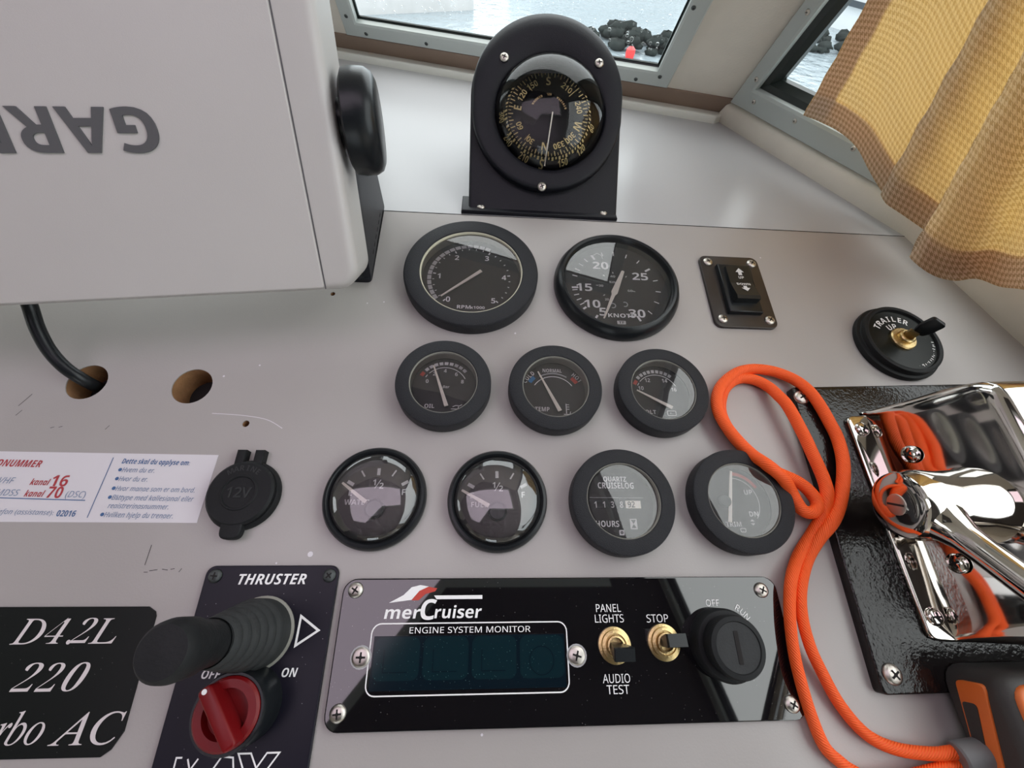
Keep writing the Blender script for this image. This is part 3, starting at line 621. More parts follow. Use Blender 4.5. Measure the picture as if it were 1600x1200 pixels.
b = MB(['satin']); XK = Matrix.Rotation(R(-35), 4, 'Z') @ Matrix.Translation((0, 0, .017)) @ Matrix.Rotation(R(90), 4, 'X')
b.prism(rpoly([(-.0035, 0), (.0035, 0), (.0052, .006), (.0050, .0150), (-.0050, .0150), (-.0052, .006)], .0022), -.0014, .0014, .0005); b.build('key_head', t, Matrix.Rotation(R(10), 4, 'Y') @ XK)

# ------------------------------------------------------------------ socket cover
t = thing('power_socket', 'round black rubber socket cap embossed 12V with hinge and tab', 'socket', on_dash(-.1505, -.0832))
b = MB(['rubber']); b.lathe([(.0195, 0), (.0195, .003), (.0185, .0045), (0, .0046)], 48); b.build('collar', t)
b = MB(['rubber', 'dustrubber']); b.lathe([(.0176, .0046), (.0180, .0052), (.0180, .0068), (.0168, .0080), (.0100, .0083), (.0096, .0088), (.0088, .0089), (.0084, .0082), (0, .0082)], 56)
b.text('12V', 0, 0, .0082, .0054, ext=.0004, st='s', mat='dustrubber', bold=.02); b.arctext('MARINE', 0, 0, .0084, .0138, 90, 66, .0030, st='sb', mat='dustrubber'); b.build('cap', t)
b = MB(['rubber']); b.prism(rpoly([(-.0056, -.0245), (.0056, -.0245), (.0056, -.0125), (-.0056, -.0125)], .0045), .0030, .0075, .001); b.build('pull_tab', t)
for x in (-.0062, .0040):
    b = MB(['rubber']); b.box(x - .0026, .0150, 0, x + .0026, .0255, .0058, .0012); b.build('hinge', t)

# ------------------------------------------------------------------ emergency number sticker
t = MB(['sticker', 'inkred', 'inkblue', 'inkpale']); z = .00035
t.prism([(-.40, -.0588), (-.1722, -.0598), (-.1728, -.0984), (-.42, -.0978)], 0, .0002)
def st(s, px, py, cap, al='L', sty='si', mat='inkpale', w=None, bold=0):
    q = dash(px, py); t.text(s, q.x, q.y, z, cap, rot=-1.0, al=al, st=sty, mat=mat, width=w, bold=bold)
def wd(a, b_): return (dash(*a) - dash(*b_)).length
st('N\u00d8DNUMMER', 66, 725, .0040, 'R', 'sbi', 'inkred', wd((66, 725), (0, 722)) / 6.6 * 9)
st('VHF', 24, 751, .0034, 'R', 'si', 'inkpale'); st('kanal', 49, 753, .0034, 'L', 'sbi', 'inkred', wd((49, 753), (79, 753))); st('16', 82, 751, .0062, 'L', 'sbi', 'inkred', wd((82, 751), (108, 751)), 0)
st('GMDSS', 31, 770, .0034, 'R', 'si', 'inkpale'); st('kanal', 40, 771, .0034, 'L', 'sbi', 'inkred', wd((40, 771), (70, 772))); st('70', 75, 769, .0062, 'L', 'sbi', 'inkred', wd((75, 769), (99, 769))); st('(DSC)', 104, 772, .0034, 'L', 'si', 'inkpale', wd((104, 772), (135, 773)))
st('telefon (assistanse):', 85, 801, .0026, 'R', 'si', 'inkpale', wd((85, 801), (-12, 797))); st('02016', 90, 802, .0032, 'L', 'sbi', 'inkblue', wd((90, 802), (119, 803)))
def ln(p, q, w, mat): t.line([tuple(dash(*p))[:2], tuple(dash(*q))[:2]], z, w, mat)
ln((0, 778), (134, 782), .0005, 'inkblue'); ln((178, 715), (137, 809), .0004, 'inkblue')
st('Dette skal du opplyse om:', 192, 720.5, .0029, 'L', 'sbi', 'inkblue', wd((192, 720), (297, 724)))
for s, x0, x1, y in (('Hvem du er.', 192, 243, 734), ('Hvor du er.', 187, 232, 748), ('Hvor mange som er om bord.', 182, 306, 763), ('B\u00e5ttype med kallesignal eller', 176, 304, 777), ('registreringsnummer.', 170, 265, 790), ('Hvilken hjelp du trenger.', 164, 272, 804)):
    st(s, x0, y, .0027, 'L', 'si', 'inkpale', wd((x0, y), (x1, y + 1)), .006)
    if s[0] != 'r': q = dash(x0 - 3.5, y); t.disc(q.x, q.y, z, .0010, 'inkblue', 14)
t.prism([(-.3, -.0885), (-.2895, -.0825), (-.2890, -.0830), (-.2995, -.0890)], z, z + .0001, mat='grey')
o = t.build('info_sticker', X=MD, smooth=False); tag(o, 'white emergency radio channel sticker with red and blue print', 'sticker')

# ------------------------------------------------------------------ model decal
t = MB(['decal', 'silver'])
t.prism([(-.262, -.1388), (-.1835, -.1392), (-.1795, -.1415), (-.1786, -.1435), (-.1768, -.1900), (-.1800, -.1965), (-.1835, -.1990), (-.262, -.1985)], 0, .0006)
XX = Matrix.Identity(4)
def mt(s, px0, px1, py, cap, sty, sh=0):
    q = dash(px0, py); w = wd((px0, py), (px1, py)); t.text(s, q.x, q.y, .0008, cap, al='L', st=sty, mat='silver', width=w, shear=sh, bold=-.018 if sty == 'mb' else 0)
mt('D', 26, 72, 986, .0112, 'mi'); mt('4', 75, 106, 986, .0112, 'mb', .3); q = dash(109, 1003); t.disc(q.x, q.y, .0008, .0010, 'silver', 16); mt('2', 118, 150, 985, .0112, 'mb', .3); mt('L', 147, 187, 985, .0112, 'mi')
mt('2', 26, 64, 1058, .0118, 'mb', .3); mt('2', 64, 98, 1058, .0118, 'mb', .3); mt('0', 104, 138, 1057, .0118, 'mb', .3)
mt('Turbo', -62, 72, 1139, .0122, 'mi'); mt('AC', 86, 192, 1138, .0122, 'mi')
o = t.build('model_plate', X=MD, smooth=False); tag(o, 'black name plate lettered D4.2L 220 Turbo AC in silver italics', 'name plate')

# ------------------------------------------------------------------ thruster panel
t = thing('thruster_panel', 'dark navy bow thruster panel with joystick and red switch knob', 'control panel', on_dash(-.1255, -.1515))
b = MB(['navy', 'white', 'dimwhite']); b.prism(rrect(-.0338, -.068, .0340, .0312, .0045), 0, .0024, .0005); z = .0026
b.text('THRUSTER', .0008, .0246, z, .0050, st='sbi', mat='white', width=.0345); b.line([(.0189, .0073), (.0287, .0009), (.0187, -.0056)], z, .0011, 'white', True)
b.text('OFF', -.0180, -.0168, z, .0036, st='sbi', mat='white'); b.text('ON', .0184, -.0167, z, .0037, st='sbi', mat='white')
for q in ([(-.0240, -.060), (-.0240, -.048), (-.0215, -.048)], [(-.0190, -.0485), (-.0170, -.0525), (-.0145, -.0485)], [(-.0160, -.067), (-.0045, -.0480), (.0005, -.0485), (.006, -.067)], [(-.0085, -.0605), (-.0015, -.0535), (.001, -.0605)]): b.line(q, z, .0007, 'white')
b.line([(.0025, -.0472), (.0080, -.0472), (.0115, -.0525), (.0150, -.0472), (.0205, -.0472), (.0135, -.0570), (.020, -.067), (.0145, -.067), (.0105, -.0620), (.006, -.067), (.000, -.067), (.0085, -.0570)], z, .0007, 'white', True)
b.build('plate', t, smooth=False)
for x in (-.0285, .0297): screw(t, x, .0262, .0024, .0034, 'dark')
b = MB(['lip']); b.lathe([(.0168, .0022), (.0168, .0032), (.0156, .0036)], 40, cap=False); b.build('collar', t)
b = MB(['dustrubber']); pf = [(.0156, .0024), (.0158, .010)]
for i in range(6): z0 = .012 + i * .0056; r = .0155 - i * .0011; pf += [(r, z0), (r + .0003, z0 + .0015), (r - .0006, z0 + .0036), (r - .0017, z0 + .0044)]
pf += [(.0092, .0470)]; b.lathe(pf, 48, cap=False); b.build('boot', t)
b = MB(['rubber']); b.lathe([(.0085, .044), (.0090, .053), (.0094, .058), (.0103, .061), (.0106, .070), (.0100, .0735), (.0085, .0755), (0, .0762)], 40); b.build('joystick', t)
XK = Matrix.Translation((.0012, -.0288, 0))
b = MB(['satin']); b.lathe([(.0160, .0022), (.0160, .0058), (.0156, .0110), (.0156, .0185), (.0150, .0198), (.0140, .0198), (.0140, .016)], 48, X=XK, cap=False); b.build('knob_ring', t)
k = thing('rotary_knob', None, None, Matrix.Identity(4)); k.parent = t; k.matrix_local = XK @ Matrix.Rotation(R(-52), 4, 'Z')
b = MB(['redknob']); b.lathe([(.0138, .016), (.0138, .0205), (.0128, .0215), (.0095, .0215), (.0088, .0180), (0, .0178)], 48); b.build('knob_skirt', k)
b = MB(['redknob', 'white']); b.prism(rpoly([(-.0135, -.0030), (.0135, -.0030), (.0135, .0030), (-.0135, .0030)], .0022), .0178, .0285, .0012); b.disc(-.0118, 0, .0286, .0011, 'white', 14); b.build('grip_bar', k)

# ------------------------------------------------------------------ engine monitor panel
PX, PY = .0314, -.1594
t = thing('engine_monitor', 'long glossy black engine system monitor panel with display, toggles and knob', 'control panel', on_dash(PX, PY))
b = MB(['panelblack', 'white', 'red']); b.prism(rrect(-.1190, -.0330, .1185, .0325, .007), 0, .0030, .0006); z = .0032
def L(x, y): return x - PX, y - PY
b.line(rrect(*L(-.0700, -.1785), *L(.0297, -.1480), .0045), z, .0006, 'white', True)
b.text('ENGINE SYSTEM MONITOR', *L(-.0202, -.1511), z, .0027, st='s', mat='white', width=.062)
for s, x, y, w in (('PANEL', .0530, -.1419, .0135), ('LIGHTS', .0530, -.1468, .0155), ('STOP', .0791, -.1470, .0118), ('AUDIO', .0538, -.1733, .0140), ('TEST', .0541, -.1779, .0115)): b.text(s, *L(x, y), z, .0037, st='s', mat='white', width=w)
b.text('OFF', *L(.1111, -.1399), z, .0031, st='s', mat='white'); b.arctext('RUN', *L(.112, -.1585), z, .0205, 43, 17, .0030, st='s', mat='white')
b.text('mer', *L(-.0648, -.1430), z, .0056, st='sb', mat='white', al='L', width=.0185, shear=.12); b.text('C', *L(-.0464, -.1417), z, .0094, st='sb', mat='white', al='L', shear=.12, width=.0082); b.text('ruiser', *L(-.0392, -.1430), z, .0056, st='sb', mat='white', al='L', width=.0246, shear=.12)
b.poly([L(-.0400, -.1352), L(-.0145, -.1352), L(-.0145, -.1370), L(-.0385, -.1370)], z, 'white')
b.add([L(*p) + (z + .0001,) for p in ((-.0630, -.1385), (-.0560, -.1350), (-.0520, -.1312), (-.0475, -.1302), (-.0430, -.1309), (-.0478, -.1330), (-.0515, -.1372))], [tuple(range(7))], 'white')
b.add([L(*p) + (z + .0002,) for p in ((-.0515, -.1374), (-.0478, -.1330), (-.0432, -.1310), (-.0385, -.1318), (-.0395, -.1332), (-.0445, -.1345), (-.0478, -.1374))], [tuple(range(7))], 'red')
b.build('face_plate', t, smooth=False)
b = MB(['lcd', 'lcdseg']); x0, y0 = L(-.0685, -.1765); x1, y1 = L(.0283, -.1535); b.prism([(x0, y0), (x1, y0), (x1, y1), (x0, y1)], .0028, .0031)
for i in range(4):
    xa = x0 + .0008 + i * .0243; b.prism(rrect(xa, y0 + .004, xa + .0225, y1 - .0005, .0035), .0031, .0032, mat='lcdseg')
    b.line([(xa + .005, y1 - .006), (xa + .005, y0 + .0075), (xa + .017, y0 + .0075)] if i < 3 else circ(xa + .011, (y0 + y1) / 2, .0062, 20), .0033, .0004, 'lcd', i == 3)
b.build('display', t, smooth=False)
for x, y in ((-.0809, -.1324), (-.0813, -.1848), (.1405, -.1338), (.1425, -.1856)): screw(t, *L(x, y), .0030, .0039)
for x, y in ((-.0739, -.1624), (.0343, -.1632)):
    b = MB(['grey']); b.disc(*L(x, y), .0032, .0052, None, 20); b.build('chipped_hole', t, smooth=False); screw(t, *L(x, y), .0031, .0044, 'steel', flat=.5)
for x, y, ax, ay in ((.0544, -.1590, 2, -9), (.0808, -.1580, 4, 8)):
    g = bpy.data.objects.new('toggle_switch', None); COL.objects.link(g); g.parent = t; g.matrix_local = Matrix.Translation((*L(x, y), .003))
    b = MB(['brass']); b.lathe([(.0085, 0), (.0085, .0010), (.0072, .0014), (.0070, .0030), (.0056, .0034), (.0054, .0022), (.0048, .0022), (.0046, .0042), (.0038, .0044), (.0036, .001), (0, .001)], 40); b.build('nut', g)
    b = MB(['satin']); X = Matrix.Rotation(R(ax), 4, 'Y') @ Matrix.Rotation(R(-ay), 4, 'X')
    sec = [((.0016, .0020), .001), ((.0022, .0036), .006), ((.0030, .0052), .015), ((.0028, .0048), .0165)]
    vs = []; fs = []
    for (a, c), zz in sec: vs += [(-c, -a, zz), (c, -a, zz), (c, a, zz), (-c, a, zz)]
    for i in range(3):
        for j in range(4): fs.append((i * 4 + j, i * 4 + (j + 1) % 4, i * 4 + 4 + (j + 1) % 4, i * 4 + 4 + j))
    fs.append((12, 13, 14, 15)); b.add(vs, fs, None, X); b.build('lever', g, smooth=False)
g = bpy.data.objects.new('ignition_knob', None); COL.objects.link(g); g.parent = t; g.matrix_local = Matrix.Translation((*L(.1115, -.1590), .003))
b = MB(['rubber']); b.lathe([(.0168, 0), (.0168, .007), (.0158, .0085), (.0145, .0088)], 56); b.build('knob_base', g)
b = MB(['rubber', 'dustrubber', 'dark']); b.lathe([(.0136, .0085), (.0140, .0115), (.0142, .0160), (.0135, .0173), (.0114, .0176), (.0110, .0171)], 56, cap=False); b.disc(0, 0, .0171, .0111, 'dustrubber'); b.prism(rpoly([(-.0011, -.0072), (.0011, -.0072), (.0011, .0072), (-.0011, .0072)], .0006), .0170, .0173, mat='dark'); b.build('knob_cap', g)
# ------------------------------------------------------------------ throttle
t = thing('throttle_control', 'polished steel engine throttle on dark hammered plate, lever toward the seat', 'throttle', on_dash(.19, -.092)); TX = Matrix.Translation((-.19, .092, 0))
b = MB(['hammer']); b.prism(rpoly([(.1905, -.1825), (.46, -.1805), (.46, .0035), (.1945, -.0085)][::1], .003), 0, .0062, .0010, X=TX); b.build('mounting_plate', t)
for x, y in ((.1990, -.0165), (.1985, -.1735)): screw(t, x - .19, y + .092, .0060, .0050)
b = MB(['chrome']); b.prism(rpoly([(.2245, -.1585), (.243, -.1600), (.243, -.0290), (.2235, -.0305)], .006, 6), .0062, .0092, .0012, X=TX); b.build('flange', t)
for x, y in ((.2312, -.0395), (.2310, -.1475)): screw(t, x - .19, y + .092, .0092, .0046, 'chrome')
prof = [(.2375, 0), (.2410, .015), (.2445, .030), (.2480, .045), (.2505, .056), (.2520, .0620), (.2545, .0658), (.260, .0678), (.30, .0715), (.345, .071), (.39, .052), (.41, .02), (.412, 0)]
pp = spline([(x, h, 0) for x, h in prof], 4); b = MB(['chrome']); vs = []; fs = []; NY = 40; k = len(pp)
for i in range(NY + 1):
    e = -math.cos(PI * i / NY); s_ = max(0, 1 - abs(e) ** 16) ** .5; q = .0012 if s_ < .02 else 0
    for p in pp: vs.append((p.x, -.0930 + .0665 * e, .0075 + p.y * s_))
for i in range(NY):
    for j in range(k - 1): fs.append((i * k + j, (i + 1) * k + j, (i + 1) * k + j + 1, i * k + j + 1))
b.add(vs, fs, None, TX); b.build('housing', t, sharp=60)
XN = basis((0, 0, 0), (0, 1, 0), Vector((.28, 0, .96)))
def side(x, y, h): return TX @ Matrix.Translation((x, y, h)) @ basis((0, 0, 0), (0, 1, 0), (.15, 0, .99))
XT = basis((0, 0, 0), (0, -1, 0), (.13, 0, .99))
for x, y, h in ((.2408, -.0610, .0250), (.2408, -.1215, .0250)): screw(t, 0, 0, 0, .0052, 'chrome', X=TX @ Matrix.Translation((x, y, h)) @ XT)
XH = TX @ Matrix.Translation((.247, -.0935, .0405)) @ basis((0, 0, 0), (0, -1, 0), (0, 0, 1))
XHs = XH @ Matrix.Diagonal((1.1, 1.1, 1, 1)); b = MB(['chrome']); b.lathe([(.0185, -.006), (.0180, .004), (.0166, .009), (.0162, .022), (.0166, .030), (.0164, .038), (.0150, .0425), (.0130, .0438), (.0080, .0440), (0, .0441)], 56, X=XHs); b.build('pivot_hub', t)
screw(t, 0, 0, 0, .0056, 'slot', rot=70, X=XH @ Matrix.Translation((0, 0, .0440)), flat=.22)
b = MB(['chrome']); P0 = Vector((.2150, -.0950, .0430)); dl = Vector((.004, -.775, .63)).normalized()
pl = [P0 + dl * s for s in (0, .010, .016, .022, .032, .06, .10, .16, .20)]
b.tube([TX @ p for p in pl], [.0125, .0115, .0088, .0070, .0064, .0063, .0066, .0072, .0075], 24); b.build('lever', t, sharp=70)
b = MB(['satin']); b.tube([TX @ (P0 + dl * s) for s in (.19, .195, .21, .225, .235)], [.008, .014, .019, .016, .006], 24); b.build('lever_grip', t)

# ------------------------------------------------------------------ orange cord
cp = [(1512,1192,7),(1470,1202,6),(1420,1214,5),(1368,1220,5),(1334,1206,4),(1312,1190,4),(1288,1166,4),(1268,1120,4),(1252,1068,7.2),(1240,1016,7.2),(1234,960,7.2),(1236,908,7.2),(1248,868,4),(1268,836,4),(1286,804,7),(1292,772,10),(1288,752,10),(1280,732,10),(1268,706,10),(1256,680,10),(1232,636,10),(1216,618,8),(1200,604,5),(1180,594,4),(1160,591,4),(1144,596,4),(1132,608,4),(1126,626,4),(1126,644,4),(1133,662,4),(1145,681,4),(1168,706,5),(1192,724,12),(1216,739,13),(1241,750,9),(1260,763,8),(1274,780,8),(1277,793,8),(1268,801,8),(1254,797,8),(1243,782,8.5),(1233,763,11),(1222,746,16),(1200,727,18),(1174,709,11),(1149,684,10),(1131,660,10),(1121,638,9),(1121,616,8),(1131,598,7),(1150,583,5),(1172,577,5),(1196,578,5),(1220,584,5),(1244,595,6),(1264,611,10),(1280,632,10.5),(1296,660,10.5),(1308,684,10.5),(1316,712,12),(1318,740,12),(1315,772,11),(1308,800,10.5),(1298,820,10),(1280,842,7),(1262,874,4.5),(1252,916,7.3),(1253,960,7.3),(1265,1008,7.2),(1285,1052,5),(1313,1102,4),(1353,1147,4),(1400,1170,4.5),(1460,1178,6),(1496,1175,8),(1512,1180,9)]
pts = [MD @ dash(x, y, h * .001) for x, y, h in cp]
sp = spline(pts, 5)
def rr_(i):
    k = i / 5; return .0029 if k < 12 or k > 64 else .0037
rad = [rr_(i) for i in range(len(sp))]; rad = [sum(rad[max(0, i - 12):i + 13]) / len(rad[max(0, i - 12):i + 13]) for i in range(len(rad))]
t = thing('safety_cord', 'bright orange braided cord lying in a loop over gauges and throttle plate', 'cord', on_dash(.17, -.1))
IV = (MD @ Matrix.Translation((.17, -.1, 0))).inverted()
b = MB(['orange']); b.tube([IV @ p for p in sp], rad, 14); b.build('cord', t, sharp=80)
b = MB(['sleeve']); a0 = dash(1497, 1184, .009); a1 = dash(1566, 1176, .014); TT = Matrix.Translation((-.17, .1, 0)); b.tube([TT @ a0, TT @ (a0 + (a1 - a0) * .05), TT @ (a0 + (a1 - a0) * .95), TT @ a1], [.0060, .0068, .0068, .0060], 20); b.build('end_sleeve', t)

# ------------------------------------------------------------------ orange and black handheld device at the corner
t = thing('handheld_device', 'chunky black and orange rubberised device lying below the throttle plate', 'device', on_dash(.27, -.215)); DX = Matrix.Translation((-.27, .215, 0))
b = MB(['toolblack']); b.prism(rpoly([(.226, -.30), (.33, -.30), (.33, -.1690), (.226, -.1690)], .012), .0068, .034, .006, X=DX); b.build('body', t)
b = MB(['toolorange']); b.prism(rpoly([(.2305, -.29), (.32, -.29), (.32, -.174), (.2305, -.174)], .008), (.030), .0356, .002, X=DX); b.build('top_panel', t)
b = MB(['toolorange', 'toolblack']); XO = DX @ basis((.2262, -.176, .0), (0, -1, 0), (0, 0, 1)); b.prism(rpoly([(-.001, .013), (.05, .006), (.05, .017), (-.001, .027)], .003), -.002, .0012, .0005, X=XO); b.prism(rpoly([(.008, .013), (.026, .0105), (.026, .016), (.008, .020)], .002), .0010, .0016, mat='toolblack', X=XO); b.build('side_grip', t)

# ------------------------------------------------------------------ chart plotter
yw, tl = R(8.0), R(61.5)
ex = Vector((math.cos(yw), math.sin(yw), 0)); hh = Vector((-math.sin(yw), math.cos(yw), 0)); ey = hh * math.cos(tl) + Vector((0, 0, 1)) * math.sin(tl)
PB = CAM + ray(564, 452) * .25
XG = basis(PB, ex, ey)
t = thing('chart_plotter', 'large pale grey plotter cover with upside down raised brand lettering, on black bracket', 'chart plotter', XG)
b = MB(['cover']); b.prism(rrect(-.385, 0, 0, .27, .013, 8), -.046, 0, .0055, seg=5); b.build('shell', t)
b = MB(['cover', 'letter']); b.prism(rrect(-.365, .0018, -.0200, .268, .0015, 3), -.001, .0009, .0008, seg=3)
b.line([(-.0194, .0012), (-.0194, .268)], .00025, .0007, 'letter'); b.build('front_cover', t)
b = MB(['letter']); b.text('GARMIN', -.0812, .0805, .0008, .0187, rot=180, al='L', st='sb', width=.121, ext=.0009); b.build('lettering', t, smooth=False)
XKn = XG.inverted() @ basis(at(572, 190, XG @ Vector((0, 0, -.020)), XG.to_3x3() @ Vector((0, 0, 1))), XG.to_3x3() @ Vector((0, 1, 0)), XG.to_3x3() @ Vector((0, 0, 1)))
kn = XG.inverted() @ at(545, 192, XG @ Vector((0, 0, -.020)), XG.to_3x3() @ Vector((0, 0, 1)))
XKn = Matrix.Translation((0, kn.y, -.022)) @ basis((0, 0, 0), (0, 1, 0), (0, 0, 1))
b = MB(['satin']); b.lathe([(.012, -.001), (.012, .003), (.0225, .0035), (.0255, .005), (.0262, .010), (.0258, .016), (.0238, .0195), (.0205, .0210), (0, .0218)], 56, X=XKn); b.build('clamp_knob', t)
def atX(px, py, X): # point of a sight line on the vertical plane x = X, in dash coordinates
    d = ray(px, py); return MD.inverted() @ (CAM + d * ((X - CAM.x) / d.x))
BX = -.1010
poly = [(.072, .0), (.150, .0), (.152, .030), (.132, .090), (.100, .090), (.090, .045)]
XBk = XG.inverted() @ MD @ Matrix.Translation((BX, 0, 0)) @ Matrix(((0, 0, 1, 0), (1, 0, 0, 0), (0, 1, 0, 0), (0, 0, 0, 1)))
b = MB(['matblack', 'grey']); b.prism(rpoly(poly, .003), -.005, 0, .0008, X=XBk)
for i in range(6): y = .094 + i * .0075; b.add([XBk @ Vector((y + .0022 * a, .0085 + .0007 * c, .0002)) for a, c in ((-1, -1), (1, -1), (1, 1), (-1, 1))], [(0, 1, 2, 3)], 'dark')
b.build('bracket', t)
b = MB(['matblack']); b.prism(rpoly([(BX - .024, .072), (BX, .072), (BX, .148), (BX - .024, .148)], .004), 0, .004, .001, X=XG.inverted() @ MD); b.build('bracket_foot', t)

# power cable
t = MB(['satin']); cpt = [dash(30, 440, .045), dash(46, 476, .034), dash(58, 512, .026), dash(76, 546, .018), dash(100, 573, .011), dash(126, 591, .004), dash(146, 602, -.004), dash(160, 608, -.014)]
t.tube(spline(cpt, 6), .0037, 16); o = t.build('power_cable', X=MD, sharp=80); tag(o, 'black round cable running from plotter down into left drilled hole', 'cable')

# ------------------------------------------------------------------ compass
O = at(842, 339, (0, 0, Z0), Vector((0, 0, 1))); el = R(43)
XM = basis(O, (1, 0, 0), (0, math.cos(el), math.sin(el)))
t = thing('compass', 'black bulkhead compass with clear dome in arched housing on the shelf', 'compass', XM)
WM = XM.inverted()
b = MB(['matblack']); b.box(-.0645, -.0008, .0, .0660, .022, .0034, .0012, X=WM @ Matrix.Translation(O)); b.build('base_flange', t)
for x in (-.0485, .0545): screw(t, 0, 0, 0, .0034, X=WM @ Matrix.Translation(O + Vector((x, .0052, .0034))))
CXC = .0035
def stad(r, n=72, y0=.080, y1=.0935): return [(CXC + r * math.cos(2 * PI * i / n), (y1 if i <= n // 2 else y0) + r * math.sin(2 * PI * i / n)) for i in range(n)]
hs = [(CXC + .0622 * math.cos(PI * i / 40), .0935 + .0622 * math.sin(PI * i / 40)) for i in range(41)] + [(CXC - .0622, -.004), (CXC + .0625, -.004)]
b = MB(['matblack']); b.prism(hs, -.055, .0, .0022, seg=4); o = b.build('housing', t)
bm = bmesh.new(); bm.from_mesh(o.data); nl = WM.to_3x3() @ Vector((0, 0, 1)); bmesh.ops.bisect_plane(bm, geom=bm.verts[:] + bm.edges[:] + bm.faces[:], plane_co=WM @ (O + Vector((0, 0, .0008))), plane_no=nl, clear_inner=True); bm.to_mesh(o.data); bm.free()
b = MB(['matblack']); n = 96; DC = (.0055, .0797); vs = []; fs = []
def cir(r): return [(DC[0] + r * math.cos(2 * PI * i / n), DC[1] + r * math.sin(2 * PI * i / n)) for i in range(n)]
so_ = stad(.0606, n); rings = []
def mixr(f): a = cir(.0450); return [(a[i][0] * (1 - f) + so_[i][0] * f, a[i][1] * (1 - f) + so_[i][1] * f) for i in range(n)]
def hood(i): return max(0, math.sin(2 * PI * i / n)) ** 1.5
for pts_, zf in ((stad(.0606, n), lambda i: 0), (stad(.0606, n), lambda i: .0060), (stad(.0598, n), lambda i: .0075), (stad(.0588, n), lambda i: .0080 + .0008 * hood(i)), (mixr(.75), lambda i: .0082 + .0035 * hood(i)), (mixr(.5), lambda i: .0084 + .0036 * hood(i)), (mixr(.25), lambda i: .0084 + .0012 * hood(i)), (mixr(0.06), lambda i: .0082), (cir(.0446), lambda i: .0072), (cir(.0440), lambda i: -.004)):
    rings.append([(p[0], p[1], zf(i)) for i, p in enumerate(pts_)])
vs = sum(rings, [])
for k in range(len(rings) - 1):
    for i in range(n): fs.append((k * n + i, k * n + (i + 1) % n, (k + 1) * n + (i + 1) % n, (k + 1) * n + i))
b.add(vs, fs); b.disc(DC[0], DC[1], .0004, .0442, 'dark', 60); b.build('bezel', t, sharp=50)
for px, py in ((788, 90), (936, 99), (847, 291)):
    p = WM @ at(px, py, XM @ Vector((0, 0, .0095)), XM.to_3x3() @ Vector((0, 0, 1))); screw(t, p.x, p.y, .0083 + (.0012 if py < 200 else 0), .0036)
b = MB(['gloss', 'tan', 'brass']); CC = (.0034, .0757); RC = .0325
b.lathe([(.0390, .0040), (RC, .0112), (RC - .001, .0116), (0, .0118)], 72, None, Matrix.Translation((*CC, 0)), cap=False); zt = .0121
for a in range(0, 360, 5): b.tick(*CC, zt - .0004, a + 2, RC - (.0044 if a % 10 == 0 else .0028), RC - .0006, .0008 if a % 10 == 0 else .0005, 'tan')
def onsk(k0):
    b.v[k0:] = [(x, y, .0040 + .0072 * (.0390 - math.hypot(x - CC[0], y - CC[1])) / (.0390 - RC) + .0011) for x, y, z in b.v[k0:]]
k0 = len(b.v)
for a in range(150, 392, 5): b.tick(*CC, 0, a - 2, RC + .0003, RC + (.0022 if a % 10 == 0 else .0016), .0016 if a % 10 == 0 else .0010, 'tan')
for s_, a in (('300', 183), ('240', 212), ('210', 240), ('S', 264), ('150', 292), ('120', 320), ('60', 350)): b.text(s_, CC[0] + .0368 * math.cos(R(a)), CC[1] + .0368 * math.sin(R(a)), 0, .0056 if s_ == 'S' else .0040, rot=a + 90, mat='tan', sx=.9)
onsk(k0)
for s_, a in (('S', 92), ('210', 56), ('240', 15), ('W', -18), ('300', -43), ('330', -68), ('N', -95), ('30', -124), ('60', -156), ('E', 172), ('120', 149), ('150', 123)): b.text(s_, CC[0] + .0248 * math.cos(R(a)), CC[1] + .0248 * math.sin(R(a)), zt, .0060 if s_.isalpha() else .0044, rot=a - 90, mat='tan', sx=.9)
for a in (42, 129, -53, -132): b.tick(*CC, zt, a, .0215, .0275, .0005, 'tan')
b.arctext('RIVIERA', *CC, zt, .0145, 42, 40, .0016, mat='brass', inward=True); b.arctext('GENOVA', *CC, zt, .0145, 132, 36, .0016, mat='brass', inward=True); b.text('BZL', CC[0], CC[1] + .0150, zt, .0016, rot=180, mat='brass')
b.build('compass_card', t, sharp=30)
b = MB(['cream']); b.tube([(.0063, .0760, .0150), (.0018, .0365, .0115)], .00050, 8); b.build('lubber_line', t)
thy = (WM @ at(858, 122, XM @ Vector((0, 0, .022)), XM.to_3x3() @ Vector((0, 0, 1)))).y - DC[1]
b = MB(['rubber']); vs = []; fs = []; nu, nv = 40, 12
for j in range(nv + 1):
    for i in range(nu + 1):
        y = thy + (.0432 - thy) * j / nv; w = math.sqrt(max(0, .0433 ** 2 - y * y)); x = w * math.sin(PI / 2 * (2 * i / nu - 1)); r_ = math.hypot(x, y); vs.append((DC[0] + x, DC[1] + y, .0055 + .0244 * math.sqrt(max(0, 1 - (r_ / .0434) ** 2))))
for j in range(nv):
    for i in range(nu): fs.append((j * (nu + 1) + i, j * (nu + 1) + i + 1, (j + 1) * (nu + 1) + i + 1, (j + 1) * (nu + 1) + i))
b.add(vs, fs); b.build('dome_hood', t, sharp=180)
b = MB(['dome']); b.lathe([(.0440 * math.sin(a), .0060 + .0250 * math.cos(a)) for a in [PI / 2 * (1 - k / 16) for k in range(17)]], 80, X=Matrix.Translation((*DC, 0)), cap=False); b.build('dome', t)

